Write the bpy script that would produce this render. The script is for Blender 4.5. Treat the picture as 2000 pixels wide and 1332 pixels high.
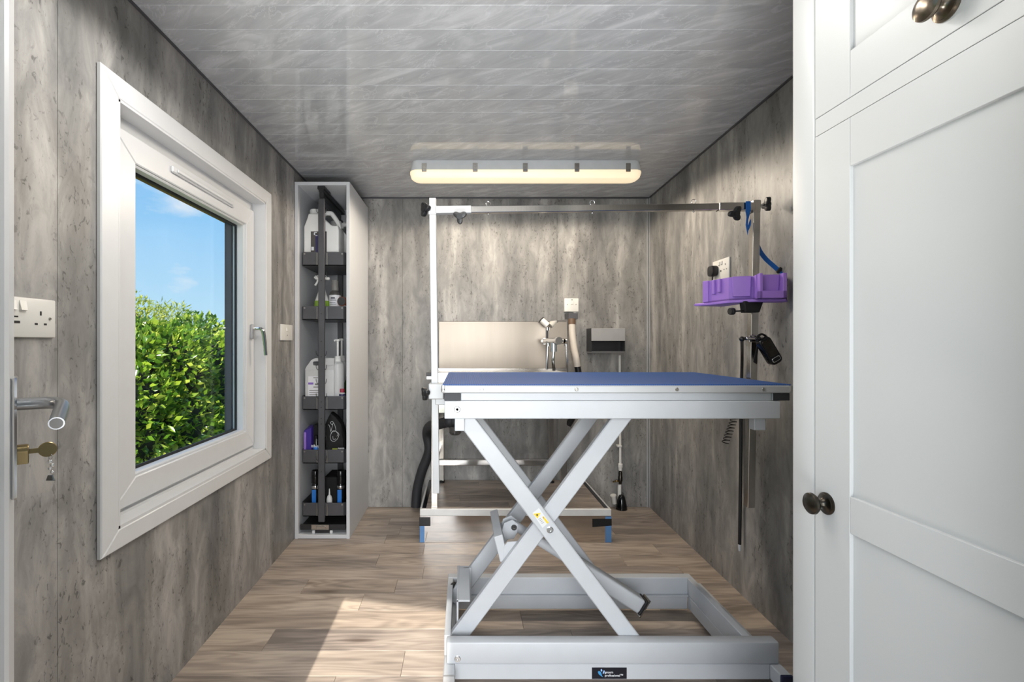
import bpy, bmesh, math, random
from mathutils import Vector, Matrix, noise as mnoise
R = math.radians
random.seed(7)
scene = bpy.context.scene
C = scene.collection
for o in list(bpy.data.objects): bpy.data.objects.remove(o)

# ------------------------------------------------------------------ camera
F = 930.0; CX = 905.0; CY = 670.0; CAMZ = 1.06
cam_d = bpy.data.cameras.new('camera'); cam = bpy.data.objects.new('camera', cam_d); C.objects.link(cam)
cam.location = (0, 0, CAMZ); cam.rotation_euler = (R(90), 0, 0)
cam_d.sensor_width = 36; cam_d.lens = F / 2000 * 36
cam_d.shift_x = (1000 - CX) / 2000; cam_d.shift_y = (CY - 666) / 2000
cam_d.clip_start = 0.02; cam_d.clip_end = 200
scene.camera = cam

# ------------------------------------------------------------------ colour / exposure
vs = scene.view_settings
scene.display_settings.display_device = 'sRGB'
vs.view_transform = 'Standard'; vs.look = 'None'; vs.exposure = 0.12; vs.gamma = 1.0
vs.use_curve_mapping = False

# ------------------------------------------------------------------ world: blue sky with small fair-weather clouds
world = bpy.data.worlds.new('sky'); scene.world = world; world.use_nodes = True
nt = world.node_tree; nt.nodes.clear()
def wn(t): return nt.nodes.new(t)
tc = wn('ShaderNodeTexCoord'); sep = wn('ShaderNodeSeparateXYZ'); nt.links.new(tc.outputs['Generated'], sep.inputs[0])
rmp = wn('ShaderNodeValToRGB'); nt.links.new(sep.outputs['Z'], rmp.inputs[0])
e = rmp.color_ramp.elements
e[0].position = 0.0; e[0].color = (0.55, 0.80, 0.96, 1)
e[1].position = 0.60; e[1].color = (0.12, 0.38, 0.82, 1)
m_ = rmp.color_ramp.elements.new(0.22); m_.color = (0.31, 0.62, 0.95, 1)
mp = wn('ShaderNodeMapping'); mp.inputs['Scale'].default_value = (3.2, 3.2, 7.5); mp.inputs['Location'].default_value = (1.35, .4, .2)
nt.links.new(tc.outputs['Generated'], mp.inputs[0])
cn = wn('ShaderNodeTexNoise'); cn.inputs['Scale'].default_value = 1.5; cn.inputs['Detail'].default_value = 7; cn.inputs['Roughness'].default_value = .55
nt.links.new(mp.outputs[0], cn.inputs['Vector'])
cr = wn('ShaderNodeValToRGB'); cr.color_ramp.elements[0].position = .56; cr.color_ramp.elements[0].color = (0, 0, 0, 1)
cr.color_ramp.elements[1].position = .70; cr.color_ramp.elements[1].color = (.85, .85, .85, 1)
nt.links.new(cn.outputs['Fac'], cr.inputs[0])
mx = wn('ShaderNodeMixRGB'); mx.inputs[2].default_value = (.86, .90, .95, 1)
nt.links.new(cr.outputs[0], mx.inputs[0]); nt.links.new(rmp.outputs[0], mx.inputs[1])
bg = wn('ShaderNodeBackground'); bg.inputs[1].default_value = 1.0; nt.links.new(mx.outputs[0], bg.inputs[0])
wo = wn('ShaderNodeOutputWorld'); nt.links.new(bg.outputs[0], wo.inputs[0])

# ------------------------------------------------------------------ sun, daylight through the open doorway, added ceiling fill
SUN_T = 0.781
sd = bpy.data.lights.new('sun', 'SUN'); sd.energy = 6.4; sd.angle = R(.5); sd.color = (1, .93, .82)
sun = bpy.data.objects.new('sun', sd); C.objects.link(sun)
sun.rotation_euler = Vector((0, 1, -SUN_T)).to_track_quat('-Z', 'Y').to_euler(); sun.location = (0, -6, 6)
def area(name, loc, aim, sx, sy, power, col, spread=180):
    d = bpy.data.lights.new(name, 'AREA'); d.shape = 'RECTANGLE'; d.size = sx; d.size_y = sy; d.energy = power; d.color = col; d.spread = R(spread)
    o = bpy.data.objects.new(name, d); C.objects.link(o); o.location = loc
    o.rotation_euler = (Vector(aim) - Vector(loc)).to_track_quat('-Z', 'Y').to_euler()
    return o
area('yard_daylight', (-.05, -1.45, .95), (-.05, 1.5, -.05), 1.6, 1.6, 27, (.97, .985, 1.0), 84)
area('ceiling_fill_light', (0.03, -.50, -.02), (0.03, .95, 2.0), 1.2, .8, 33, (.97, .985, 1.0), 84)  # upward fill lamp added to brighten the ceiling

# ------------------------------------------------------------------ helpers
def P(px, py, y):                       # a point of the photograph at a known depth y -> world
    return Vector(((px - CX) * y / F, y, CAMZ - (py - CY) * y / F))
def lin(c):
    return tuple(((v / 255) / 12.92 if v / 255 <= .04045 else ((v / 255 + .055) / 1.055) ** 2.4) for v in c) + (1,)

class NT:
    def __init__(s, m):
        s.t = m.node_tree; s.t.nodes.clear()
        s.out = s.n('ShaderNodeOutputMaterial'); s.b = s.n('ShaderNodeBsdfPrincipled'); s.l(s.b.outputs[0], s.out.inputs[0])
    def n(s, k, **kw):
        x = s.t.nodes.new(k)
        for a, v in kw.items(): setattr(x, a, v)
        return x
    def l(s, a, b): s.t.links.new(a, b)
    def pos(s, scale=(1, 1, 1), rot=(0, 0, 0), loc=(0, 0, 0), add=None):
        g = s.n('ShaderNodeNewGeometry'); src = g.outputs['Position']
        if add is not None:
            va = s.n('ShaderNodeVectorMath', operation='ADD'); s.l(src, va.inputs[0]); s.l(add, va.inputs[1]); src = va.outputs[0]
        m = s.n('ShaderNodeMapping'); m.inputs['Scale'].default_value = scale; m.inputs['Rotation'].default_value = rot; m.inputs['Location'].default_value = loc
        s.l(src, m.inputs[0]); return m.outputs[0]
    def noise(s, v, scale=1, detail=4, rough=.5, dist=0):
        x = s.n('ShaderNodeTexNoise'); s.l(v, x.inputs['Vector']); x.inputs['Scale'].default_value = scale
        x.inputs['Detail'].default_value = detail; x.inputs['Roughness'].default_value = rough; x.inputs['Distortion'].default_value = dist
        return x.outputs['Fac']
    def ramp(s, f, stops):
        r = s.n('ShaderNodeValToRGB'); s.l(f, r.inputs[0]); el = r.color_ramp.elements
        el[0].position, el[0].color = stops[0]; el[1].position, el[1].color = stops[-1]
        for p, c in stops[1:-1]:
            q = el.new(p); q.color = c
        return r.outputs[0]
    def mix(s, f, a, b, mode='MIX'):
        m = s.n('ShaderNodeMixRGB', blend_type=mode)
        for i, v in enumerate((f, a, b)):
            if hasattr(v, 'is_linked'): s.l(v, m.inputs[i])
            else: m.inputs[i].default_value = v
        return m.outputs[0]
    def math(s, op, a, b=0):
        m = s.n('ShaderNodeMath', operation=op)
        for i, v in enumerate((a, b)):
            if hasattr(v, 'is_linked'): s.l(v, m.inputs[i])
            else: m.inputs[i].default_value = v
        return m.outputs[0]
    def bump(s, h, strength=.3, dist=.002):
        b = s.n('ShaderNodeBump'); b.inputs['Strength'].default_value = strength; b.inputs['Distance'].default_value = dist
        s.l(h, b.inputs['Height']); s.l(b.outputs[0], s.b.inputs['Normal'])

def newmat(name):
    m = bpy.data.materials.new(name); m.use_nodes = True; return m, NT(m)
def mat(name, col, rough=.5, metal=0, spec=.5, var=.04, vs_=18, bump=0, coat=0, emit=None, es=0, stretch=(1, 1, 1)):
    m, t = newmat(name); c = lin(col)
    n = t.noise(t.pos(stretch), vs_, 3)
    lo = tuple(max(0, v * (1 - var)) for v in c[:3]) + (1,); hi = tuple(min(1, v * (1 + var)) for v in c[:3]) + (1,)
    t.l(t.ramp(n, [(.3, lo), (.7, hi)]), t.b.inputs['Base Color'])
    t.b.inputs['Roughness'].default_value = rough; t.b.inputs['Metallic'].default_value = metal
    t.b.inputs['Specular IOR Level'].default_value = spec; t.b.inputs['Coat Weight'].default_value = coat
    if bump: t.bump(t.noise(t.pos(stretch), 120, 3), bump, .001)
    if emit: t.b.inputs['Emission Color'].default_value = lin(emit); t.b.inputs['Emission Strength'].default_value = es
    return m

M = {}
M['upvc'] = mat('white_upvc', (216, 217, 218), .32, var=.015)
M['lacquer'] = mat('grey_white_painted_wood', (192, 193, 193), .42, var=.012, vs_=4)
M['carcass'] = mat('white_melamine', (212, 214, 217), .45, var=.012)
M['steel_w'] = mat('white_powder_coated_steel', (179, 182, 186), .38, var=.02, bump=.04)
M['alu'] = mat('satin_aluminium', (176, 177, 178), .5, .25, var=.03, stretch=(.2, 1, 1))
M['inox'] = mat('brushed_stainless', (190, 186, 180), .16, 1, var=.04, vs_=30, stretch=(6, 6, .3))
M['inox_s'] = mat('splashback_stainless', (140, 131, 120), .36, 1, var=.04, vs_=4, stretch=(5, 1, .4))
M['mirror'] = mat('polished_stainless', (200, 196, 192), .10, 1, var=.03, vs_=6)
M['chrome'] = mat('chrome', (215, 215, 215), .09, 1, var=.02)
M['black'] = mat('black_plastic', (26, 26, 28), .38, var=.1)
M['blackg'] = mat('glossy_black_plastic', (14, 14, 16), .16, var=.1)
M['blackm'] = mat('matt_black_fabric', (9, 9, 10), .75, var=.2)
M['rub'] = mat('dark_grey_rubber', (40, 41, 45), .6, var=.1)
M['anth'] = mat('anthracite_metal', (88, 88, 92), .42, .35, var=.06)
M['anthd'] = mat('dark_anthracite_metal', (52, 52, 54), .45, .3, var=.06)
M['nosing'] = mat('white_aluminium_nosing', (220, 220, 218), .4, .1)
M['lever'] = mat('satin_door_lever', (150, 152, 155), .3, .9, var=.03)
M['grey'] = mat('mid_grey_plastic', (150, 150, 150), .5)
M['greyd'] = mat('dark_grey_cladding', (58, 62, 70), .55, var=.12)
M['plate'] = mat('white_socket_plastic', (224, 222, 216), .3, var=.01)
M['screw'] = mat('zinc_screw', (170, 168, 162), .3, .9)
M['dark'] = mat('dark_slot', (30, 28, 28), .6)
M['jug'] = mat('white_hdpe', (232, 232, 230), .4, var=.02)
M['jug2'] = mat('milky_hdpe', (205, 206, 206), .35, var=.03)
M['paper'] = mat('white_label_paper', (232, 232, 236), .6, var=.02)
M['ink'] = mat('label_ink', (60, 60, 80), .6)
M['navy'] = mat('navy_label', (42, 40, 88), .4, var=.1)
M['navyd'] = mat('dark_navy_plastic', (24, 28, 56), .35, var=.1)
M['violet'] = mat('violet_card', (72, 52, 150), .4, var=.1)
M['lilac'] = mat('lilac_card', (150, 118, 205), .4, var=.1)
M['blue'] = mat('bright_blue_label', (46, 120, 205), .35, var=.1)
M['film'] = mat('blue_protective_film', (92, 136, 186), .35, var=.06)
M['strap'] = mat('blue_webbing', (10, 84, 160), .6, var=.12, vs_=200)
M['lime'] = mat('lime_green_liquid', (132, 168, 58), .35, var=.1)
M['green'] = mat('green_plastic', (62, 92, 48), .4)
M['red'] = mat('red_cap', (165, 50, 70), .4)
M['rust'] = mat('rust_brown_plastic', (134, 62, 38), .4, var=.15)
M['olive'] = mat('olive_print', (150, 160, 60), .5)
M['cap'] = mat('grey_bottle_cap', (128, 126, 124), .4)
M['smoke'] = mat('smoky_bottle', (82, 80, 78), .25)
M['purple'] = mat('purple_moulded_plastic', (156, 116, 204), .45, var=.02)
M['beige'] = mat('beige_hose_plastic', (208, 200, 190), .4)
M['brown'] = mat('brown_tape', (104, 82, 64), .45)
M['brass'] = mat('brass', (142, 126, 92), .3, 1, var=.08)
M['bronze'] = mat('aged_bronze', (120, 110, 98), .28, 1, var=.12, vs_=60)
M['bronzed'] = mat('dark_aged_bronze', (72, 68, 62), .28, 1, var=.15, vs_=60)
M['yellow'] = mat('warning_yellow', (226, 190, 40), .5, var=.05)
M['logo1'] = mat('logo_mid_blue', (60, 135, 185), .4)
M['logo2'] = mat('logo_pale_blue', (150, 185, 232), .4)
M['white'] = mat('print_white', (225, 228, 232), .5)
M['cream'] = mat('cream_diffuser', (240, 228, 205), .4, emit=(255, 230, 188), es=.62)
M['lampbase'] = mat('lamp_base_plastic', (206, 208, 210), .35)
M['soffit'] = mat('brown_soffit', (150, 112, 80), .6, var=.1)
M['render'] = mat('outside_render', (150, 146, 140), .8, var=.08)
M['slab'] = mat('outside_paving', (150, 146, 138), .85, var=.12, vs_=3)
M['clear'] = mat('clear_trap_plastic', (120, 118, 116), .12, var=.05); M['clear'].node_tree.nodes['Principled BSDF'].inputs['Transmission Weight'].default_value = .75

# glass
m, t = newmat('window_glass'); M['glass'] = m
t.t.nodes.remove(t.b); tr = t.n('ShaderNodeBsdfTransparent'); gl = t.n('ShaderNodeBsdfGlossy'); gl.inputs['Roughness'].default_value = .02
tr.inputs[0].default_value = (.97, .98, .98, 1); ms = t.n('ShaderNodeMixShader'); ms.inputs[0].default_value = .04
t.l(tr.outputs[0], ms.inputs[1]); t.l(gl.outputs[0], ms.inputs[2]); t.l(ms.outputs[0], t.out.inputs[0])

# wall cladding: weathered concrete look with vertical streaks and pits
m, t = newmat('concrete_effect_wall_panel'); M['wall'] = m
v1 = t.pos((6.5, 6.5, .75)); v2 = t.pos((16, 16, 6)); v3 = t.pos((85, 85, 44)); v4 = t.pos((9, 9, 1.8), loc=(3, 5, 1)); v5 = t.pos((330, 330, 150))
band = t.noise(v1, 1, 3, .55, .4); mott = t.noise(v2, 1, 6, .65, .6); pits = t.noise(v3, 1, 3, .6, .8); msk = t.noise(v4, 1, 4, .6, .8); fine = t.noise(v5, 1, 2, .6)
s1 = t.math('ADD', t.math('MULTIPLY', band, .58), t.math('MULTIPLY', mott, .46))
base = t.ramp(s1, [(.36, lin((100, 99, 99))), (.46, lin((122, 121, 119))), (.54, lin((140, 138, 135))), (.66, lin((174, 171, 167)))])
base = t.mix(t.math('MULTIPLY', fine, .35), base, t.mix(1, base, (1.35, 1.35, 1.35, 1), 'MULTIPLY'))
pm = t.math('MULTIPLY', t.ramp(pits, [(.35, (1, 1, 1, 1)), (.42, (0, 0, 0, 1))]), t.ramp(msk, [(.44, (0, 0, 0, 1)), (.56, (1, 1, 1, 1))]))
smear = t.ramp(msk, [(.50, (0, 0, 0, 1)), (.72, (.55, .55, .55, 1))])
base = t.mix(smear, base, lin((88, 86, 84)))
base = t.mix(t.math('MULTIPLY', pm, .62), base, lin((50, 48, 46)))
t.l(base, t.b.inputs['Base Color']); t.b.inputs['Roughness'].default_value = .42
t.bump(t.math('SUBTRACT', mott, t.math('MULTIPLY', pm, .6)), .25, .002)

# ceiling: grey marble effect pvc
m, t = newmat('grey_marble_pvc'); M['ceil'] = m
oi = t.n('ShaderNodeObjectInfo'); off = t.n('ShaderNodeCombineXYZ'); t.l(t.math('MULTIPLY', oi.outputs['Random'], 9), off.inputs[0]); t.l(t.math('MULTIPLY', oi.outputs['Random'], 5), off.inputs[2])
def remap(v, sc):
    q = t.n('ShaderNodeMapping'); q.inputs['Scale'].default_value = sc; t.l(v, q.inputs[0]); return q.outputs[0]
rp = t.pos(rot=(0, 0, R(33)), add=off.outputs[0])
a = t.noise(remap(rp, (5, 17, 1)), 1.0, 6, .6, .7)
b = t.noise(remap(rp, (2.6, 6, 1)), 1.3, 5, .6, 1.2)
vein = t.math('ABSOLUTE', t.math('SUBTRACT', b, .5))
col = t.ramp(a, [(.33, lin((166, 167, 169))), (.52, lin((178, 179, 181))), (.68, lin((198, 199, 201)))])
col = t.mix(t.ramp(vein, [(.0, (.32, .32, .32, 1)), (.014, (0, 0, 0, 1))]), col, lin((222, 223, 225)))
t.l(col, t.b.inputs['Base Color']); t.b.inputs['Roughness'].default_value = .05; t.b.inputs['Specular IOR Level'].default_value = .55

# oak laminate
def wood(name, dark, mid, light):
    m, t = newmat(name)
    oi = t.n('ShaderNodeObjectInfo'); off = t.n('ShaderNodeCombineXYZ')
    for i, k in enumerate((13, 7, 3)): t.l(t.math('MULTIPLY', oi.outputs['Random'], k), off.inputs[i])
    n1 = t.noise(t.pos((1.4, 10, 1), add=off.outputs[0]), 1, 2, .5, .5)
    rings = t.math('SINE', t.math('MULTIPLY', n1, 62)); rings = t.math('ADD', t.math('MULTIPLY', rings, .5), .5)
    gr = t.noise(t.pos((5, 90, 1), add=off.outputs[0]), 1, 5, .6, .3)
    bl = t.noise(t.pos((1.6, 7, 1), add=off.outputs[0]), 1, 3, .5, 1.0)
    k = t.math('ADD', t.math('ADD', t.math('MULTIPLY', rings, .10), t.math('MULTIPLY', gr, .30)), t.math('MULTIPLY', bl, .60))
    col = t.ramp(k, [(.36, lin(dark)), (.5, lin(mid)), (.64, lin(light))])
    vo = t.n('ShaderNodeTexVoronoi'); vo.inputs['Scale'].default_value = 1.0
    t.l(t.pos((2.2, 9, 1), add=off.outputs[0]), vo.inputs['Vector'])
    kn = t.ramp(t.math('ADD', vo.outputs['Distance'], t.math('MULTIPLY', t.math('SUBTRACT', gr, .5), .12)), [(.03, (.75, .75, .75, 1)), (.17, (0, 0, 0, 1))])
    col = t.mix(kn, col, lin((84, 70, 60)))
    tint = t.ramp(oi.outputs['Random'], [(0, (.92, .915, .93, 1)), (.5, (1, .985, .965, 1)), (1, (1.06, 1.03, .98, 1))])
    col = t.mix(1, col, tint, 'MULTIPLY')
    t.l(col, t.b.inputs['Base Color']); t.b.inputs['Roughness'].default_value = .40
    t.bump(gr, .08, .001)
    return m
M['wood'] = wood('oak_effect_laminate', (128, 118, 110), (162, 149, 138), (188, 175, 161))

# ribbed blue rubber mat
m, t = newmat('ribbed_blue_rubber'); M['mat'] = m
g = t.pos(); sx = t.n('ShaderNodeSeparateXYZ'); t.l(g, sx.inputs[0])
r1 = t.math('SINE', t.math('MULTIPLY', sx.outputs[0], 900)); r2 = t.math('SINE', t.math('MULTIPLY', sx.outputs[1], 500))
hh = t.math('ADD', r1, t.math('MULTIPLY', r2, .5))
t.l(t.ramp(hh, [(0, lin((22, 62, 122))), (1, lin((34, 88, 158)))]), t.b.inputs['Base Color'])
t.b.inputs['Roughness'].default_value = .42; t.b.inputs['Specular IOR Level'].default_value = .22; t.bump(hh, .35, .0008)

# foliage
def leafmat(name, stops, rough=.3, trans=.35):
    m, t = newmat(name)
    g = t.n('ShaderNodeNewGeometry'); col = t.ramp(g.outputs['Random Per Island'], stops)
    t.l(col, t.b.inputs['Base Color']); t.b.inputs['Roughness'].default_value = rough
    tl = t.n('ShaderNodeBsdfTranslucent'); t.l(col, tl.inputs[0]); ms = t.n('ShaderNodeMixShader'); ms.inputs[0].default_value = trans
    t.l(t.b.outputs[0], ms.inputs[1]); t.l(tl.outputs[0], ms.inputs[2]); t.l(ms.outputs[0], t.out.inputs[0]); return m
M['laurel'] = leafmat('glossy_laurel_leaf', [(0, lin((54, 98, 34))), (.4, lin((112, 158, 44))), (.75, lin((176, 204, 64))), (1, lin((226, 232, 104)))], .2, .38)
M['conif'] = leafmat('yellow_green_conifer', [(0, lin((112, 138, 36))), (.6, lin((184, 196, 52))), (1, lin((226, 222, 84)))], .45, .42)
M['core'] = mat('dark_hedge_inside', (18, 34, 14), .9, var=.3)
M['stem'] = mat('brown_stem', (70, 58, 44), .8)
M['grass'] = mat('garden_lawn', (84, 112, 48), .9, var=.2, vs_=12)

# ------------------------------------------------------------------ mesh building
class B:
    def __init__(s): s.bm = bmesh.new()
    def _merge(s, tmp, mtx=None):
        if mtx is not None: bmesh.ops.transform(tmp, matrix=mtx, verts=tmp.verts)
        me = bpy.data.meshes.new('tmp'); tmp.to_mesh(me); tmp.free(); s.bm.from_mesh(me); bpy.data.meshes.remove(me); return s
    def box(s, lo, hi, bev=0, mtx=None, seg=1):
        t = bmesh.new(); bmesh.ops.create_cube(t, size=1)
        lo = Vector(lo); hi = Vector(hi); c = (lo + hi) / 2; d = hi - lo
        for v in t.verts: v.co = Vector((v.co.x * d.x, v.co.y * d.y, v.co.z * d.z)) + c
        if bev:
            bev = min(bev, .45 * min(abs(d.x), abs(d.y), abs(d.z)))
            bmesh.ops.bevel(t, geom=list(t.edges), offset=bev, segments=seg, profile=.5, affect='EDGES')
        return s._merge(t, mtx)
    def hexa(s, pts, bev=0):            # 8 points: bottom ring 4, top ring 4
        t = bmesh.new(); v = [t.verts.new(p) for p in pts]
        for f in ((3, 2, 1, 0), (4, 5, 6, 7), (0, 1, 5, 4), (1, 2, 6, 5), (2, 3, 7, 6), (3, 0, 4, 7)): t.faces.new([v[i] for i in f])
        bmesh.ops.recalc_face_normals(t, faces=t.faces)
        if bev: bmesh.ops.bevel(t, geom=list(t.edges), offset=bev, segments=1, profile=.5, affect='EDGES')
        return s._merge(t)
    def prism(s, poly, a, b, axis='y', bev=0, seg=1, mtx=None):
        # poly: list of 2D points; axis y -> (x,z) extruded along y from a to b ; z -> (x,y) ; x -> (y,z)
        t = bmesh.new()
        def mk(p, k): return {'y': (p[0], k, p[1]), 'z': (p[0], p[1], k), 'x': (k, p[0], p[1])}[axis]
        v0 = [t.verts.new(mk(p, a)) for p in poly]; v1 = [t.verts.new(mk(p, b)) for p in poly]; n = len(poly)
        f0 = t.faces.new(v0); f1 = t.faces.new(v1[::-1])
        for i in range(n): t.faces.new((v0[i], v1[i], v1[(i + 1) % n], v0[(i + 1) % n]))
        bmesh.ops.recalc_face_normals(t, faces=t.faces)
        if bev:
            es = [e for e in t.edges if (e.verts[0] in v0) == (e.verts[1] in v0)]
            bmesh.ops.bevel(t, geom=es, offset=bev, segments=seg, profile=.5, affect='EDGES')
        return s._merge(t, mtx)
    def ring(s, rings, cap=True):
        t = bmesh.new(); vs_ = [[t.verts.new(p) for p in r] for r in rings]; n = len(rings[0])
        for a, b in zip(vs_, vs_[1:]):
            for i in range(n): t.faces.new((a[i], a[(i + 1) % n], b[(i + 1) % n], b[i]))
        if cap: t.faces.new(vs_[0][::-1]); t.faces.new(vs_[-1])
        bmesh.ops.recalc_face_normals(t, faces=t.faces)
        return s._merge(t)
    def lathe(s, prof, base=(0, 0, 0), axis=(0, 0, 1), n=20, cap=True):
        q = Vector(axis).normalized().to_track_quat('Z', 'Y'); b = Vector(base); rs = []
        for r, z in prof: rs.append([b + q @ Vector((max(r, 1e-5) * math.cos(2 * math.pi * i / n), max(r, 1e-5) * math.sin(2 * math.pi * i / n), z)) for i in range(n)])
        return s.ring(rs, cap)
    def cyl(s, p0, p1, r, n=16, r2=None):
        p0 = Vector(p0); p1 = Vector(p1); L = (p1 - p0).length
        return s.lathe([(r, 0), (r if r2 is None else r2, L)], p0, p1 - p0, n)
    def tube(s, pts, r, n=10, flat=None):
        pts = [Vector(p) for p in pts]; rs = []; up = None
        for i, p in enumerate(pts):
            d = (pts[min(i + 1, len(pts) - 1)] - pts[max(i - 1, 0)]).normalized()
            if up is None: up = Vector((0, 0, 1)) if abs(d.z) < .9 else Vector((0, 1, 0))
            u = d.cross(up).normalized(); w = u.cross(d).normalized(); up = w
            rr = r[i] if isinstance(r, (list, tuple)) else r
            rs.append([p + u * rr * math.cos(2 * math.pi * k / n) + w * (rr if flat is None else flat) * math.sin(2 * math.pi * k / n) for k in range(n)])
        return s.ring(rs)
    def beam(s, p0, p1, w, y0, y1, bev=.002):   # flat bar lying in the xz plane, thickness in y
        p0 = Vector(p0); p1 = Vector(p1); d = (p1 - p0); d.y = 0; d.normalize(); n = Vector((-d.z, 0, d.x)) * w / 2
        pl = [(p0 + n), (p1 + n), (p1 - n), (p0 - n)]
        return s.prism([(q.x, q.z) for q in pl], y0, y1, 'y', bev)
    def sphere(s, c, r, sc=(1, 1, 1)):
        t = bmesh.new(); bmesh.ops.create_uvsphere(t, u_segments=16, v_segments=10, radius=r)
        for v in t.verts: v.co = Vector((v.co.x * sc[0], v.co.y * sc[1], v.co.z * sc[2])) + Vector(c)
        return s._merge(t)

def arc(c, r, a0, a1, n=8):
    return [(c[0] + r * math.cos(R(a0 + (a1 - a0) * i / n)), c[1] + r * math.sin(R(a0 + (a1 - a0) * i / n))) for i in range(n + 1)]
def rrect(x0, x1, z0, z1, r, n=4):
    return arc((x1 - r, z1 - r), r, 0, 90, n) + arc((x0 + r, z1 - r), r, 90, 180, n) + arc((x0 + r, z0 + r), r, 180, 270, n) + arc((x1 - r, z0 + r), r, 270, 360, n)
def smooth(pts, k=6):                   # Catmull-Rom
    pts = [Vector(p) for p in pts]; out = []
    for i in range(len(pts) - 1):
        a, b, c, d = pts[max(i - 1, 0)], pts[i], pts[i + 1], pts[min(i + 2, len(pts) - 1)]
        for j in range(k):
            t_ = j / k; out.append(.5 * ((2 * b) + (c - a) * t_ + (2 * a - 5 * b + 4 * c - d) * t_ ** 2 + (3 * b - a - 3 * c + d) * t_ ** 3))
    out.append(pts[-1]); return out

TINY = {'label_print', 'hooks', 'basket_clips', 'pin_slots', 'bag_drawing', 'pouch_pattern', 'warning_text', 'key_charm', 'label_panel'}
def obj(name, b, m, parent=None, label=None, kind=None):
    if name in TINY: kind = 'stuff'
    me = bpy.data.meshes.new(name); bm = b.bm if isinstance(b, B) else b
    bm.to_mesh(me); bm.free()
    me.materials.append(m if not isinstance(m, str) else M[m])
    me.shade_smooth(); me.set_sharp_from_angle(angle=R(32))
    o = bpy.data.objects.new(name, me); C.objects.link(o)
    if parent is not None:
        o.parent = parent
        o.matrix_parent_inverse = WM[parent.name].inverted() if parent.name in WM else Matrix.Identity(4)
    if label: o['label'] = label
    if kind: o['kind'] = kind
    return o
WM = {}
def thing(name, label, cat, loc, group=None, kind=None):      # parts are modelled in world coordinates
    o = bpy.data.objects.new(name, None); C.objects.link(o); o.location = loc; o.empty_display_size = .05
    WM[o.name] = Matrix.Translation(Vector(loc))
    if kind: o['kind'] = kind
    if label: o['label'] = label
    if cat: o['category'] = cat
    if group: o['group'] = group
    return o
def tag(o, label, cat, group=None):
    o['label'] = label; o['category'] = cat
    if group: o['group'] = group
    return o
def struct(name, b=None, m=None, loc=(0, 0, 0)):
    if b is None: return thing(name, None, None, loc, kind='structure')
    return obj(name, b, m, kind='structure')
def screw(parent, p, n, r=.005, m='screw', name='screw'):
    p = Vector(p); n = Vector(n).normalized()
    b = B().lathe([(r, 0), (r, .0012), (r * .8, .0022), (r * .45, .0022), (r * .4, .0012), (.0, .0012)], p, n, 14)
    return obj(name, b, m, parent)

XL = -.915; YB = 3.08; ZC = 2.0
def XR(y): return 1.113 + .029 * y

# ================================================================== SETTING
floor = struct('floor', loc=(0, 1.7, 0))
obj('subfloor', B().box((-1.03, .30, -.10), (1.34, 3.20, -.0085)), M['dark'], floor)
rowj = {  # row start y -> joint x positions seen in the photograph
    0: [-.69, -.294], -1: [-.417], -2: [.224], -3: [-.695, .395], -4: [-.2], -5: [-.405],
    1: [-.185], 2: [-.419], 3: [-.203], 4: [-.419], 5: [-.357], 6: [-.439], 7: [.35], 8: [-.1]}
PW = .1245
for k in range(-13, 9):
    y0 = 2.014 + k * PW; y1 = y0 + PW
    y0 = max(y0, .45); y1 = min(y1, YB)
    if y1 - y0 < .01: continue
    js = sorted(rowj.get(k, [-.9 + (k * 37 % 11) * .1]))
    xs = list(js)
    while xs[0] > XL: xs.insert(0, xs[0] - 1.2)
    while xs[-1] < XR(y1): xs.append(xs[-1] + 1.2)
    for a, b_ in zip(xs, xs[1:]):
        a = max(a, XL - .005); b_ = min(b_, XR(y0) + .005)
        if b_ - a < .02: continue
        obj('plank', B().box((a + .0004, y0 + .0004, -.008), (b_ - .0004, y1 - .0004, 0), .0009), M['wood'], floor)

ceiling = struct('ceiling', loc=(0, 1.7, 2.0))
obj('ceiling_board', B().box((-1.03, .30, 2.0085), (1.34, 3.20, 2.08)), M['grey'], ceiling)
CW = .1027
for k in range(-20, 7):
    y0 = 2.454 + k * CW; y1 = min(y0 + CW, YB)
    y0 = max(y0, .45)
    if y1 - y0 < .01: continue
    obj('ceiling_plank', B().box((XL - .003, y0 + .0004, ZC), (XR(y0) + .004, y1 - .0004, ZC + .008), .0013), M['ceil'], ceiling)

# left wall with the window hole
HY0, HY1, HZ0, HZ1 = 1.2475, 2.178, .572, 1.700
def holed(x0, x1, ya, yb, za, zb, hy0, hy1, hz0, hz1):
    return (B().box((x0, ya, za), (x1, hy0, zb)).box((x0, hy1, za), (x1, yb, zb))
            .box((x0, hy0, za), (x1, hy1, hz0)).box((x0, hy0, hz1), (x1, hy1, zb)))
wl = struct('wall_left', loc=(XL, 1.7, 0))
obj('wall_core', holed(-1.02, XL - .006, .30, 3.20, -.1, 2.06, HY0, HY1, HZ0, HZ1), M['greyd'], wl)
obj('wall_panel', B().box((XL - .006, .45, 0), (XL, 1.0738, ZC), .0008), M['wall'], wl)
obj('wall_panel', holed(XL - .006, XL, 1.0742, 2.2698, 0, ZC, HY0, HY1, HZ0, HZ1), M['wall'], wl)
obj('wall_panel', B().box((XL - .006, 2.2705, 0), (XL, YB, ZC), .0008), M['wall'], wl)
wb = struct('wall_back', loc=(0, YB, 0))
obj('wall_core', B().box((-1.02, YB + .006, -.1), (1.34, 3.20, 2.06)), M['greyd'], wb)
for a, b_ in ((XL, -.3945), (-.3935, .6055), (.6065, XR(YB))):
    obj('wall_panel', B().box((a, YB, 0), (b_, YB + .006, ZC), .0008), M['wall'], wb)
wr = struct('wall_right', loc=(XR(1.7), 1.7, 0))
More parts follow.
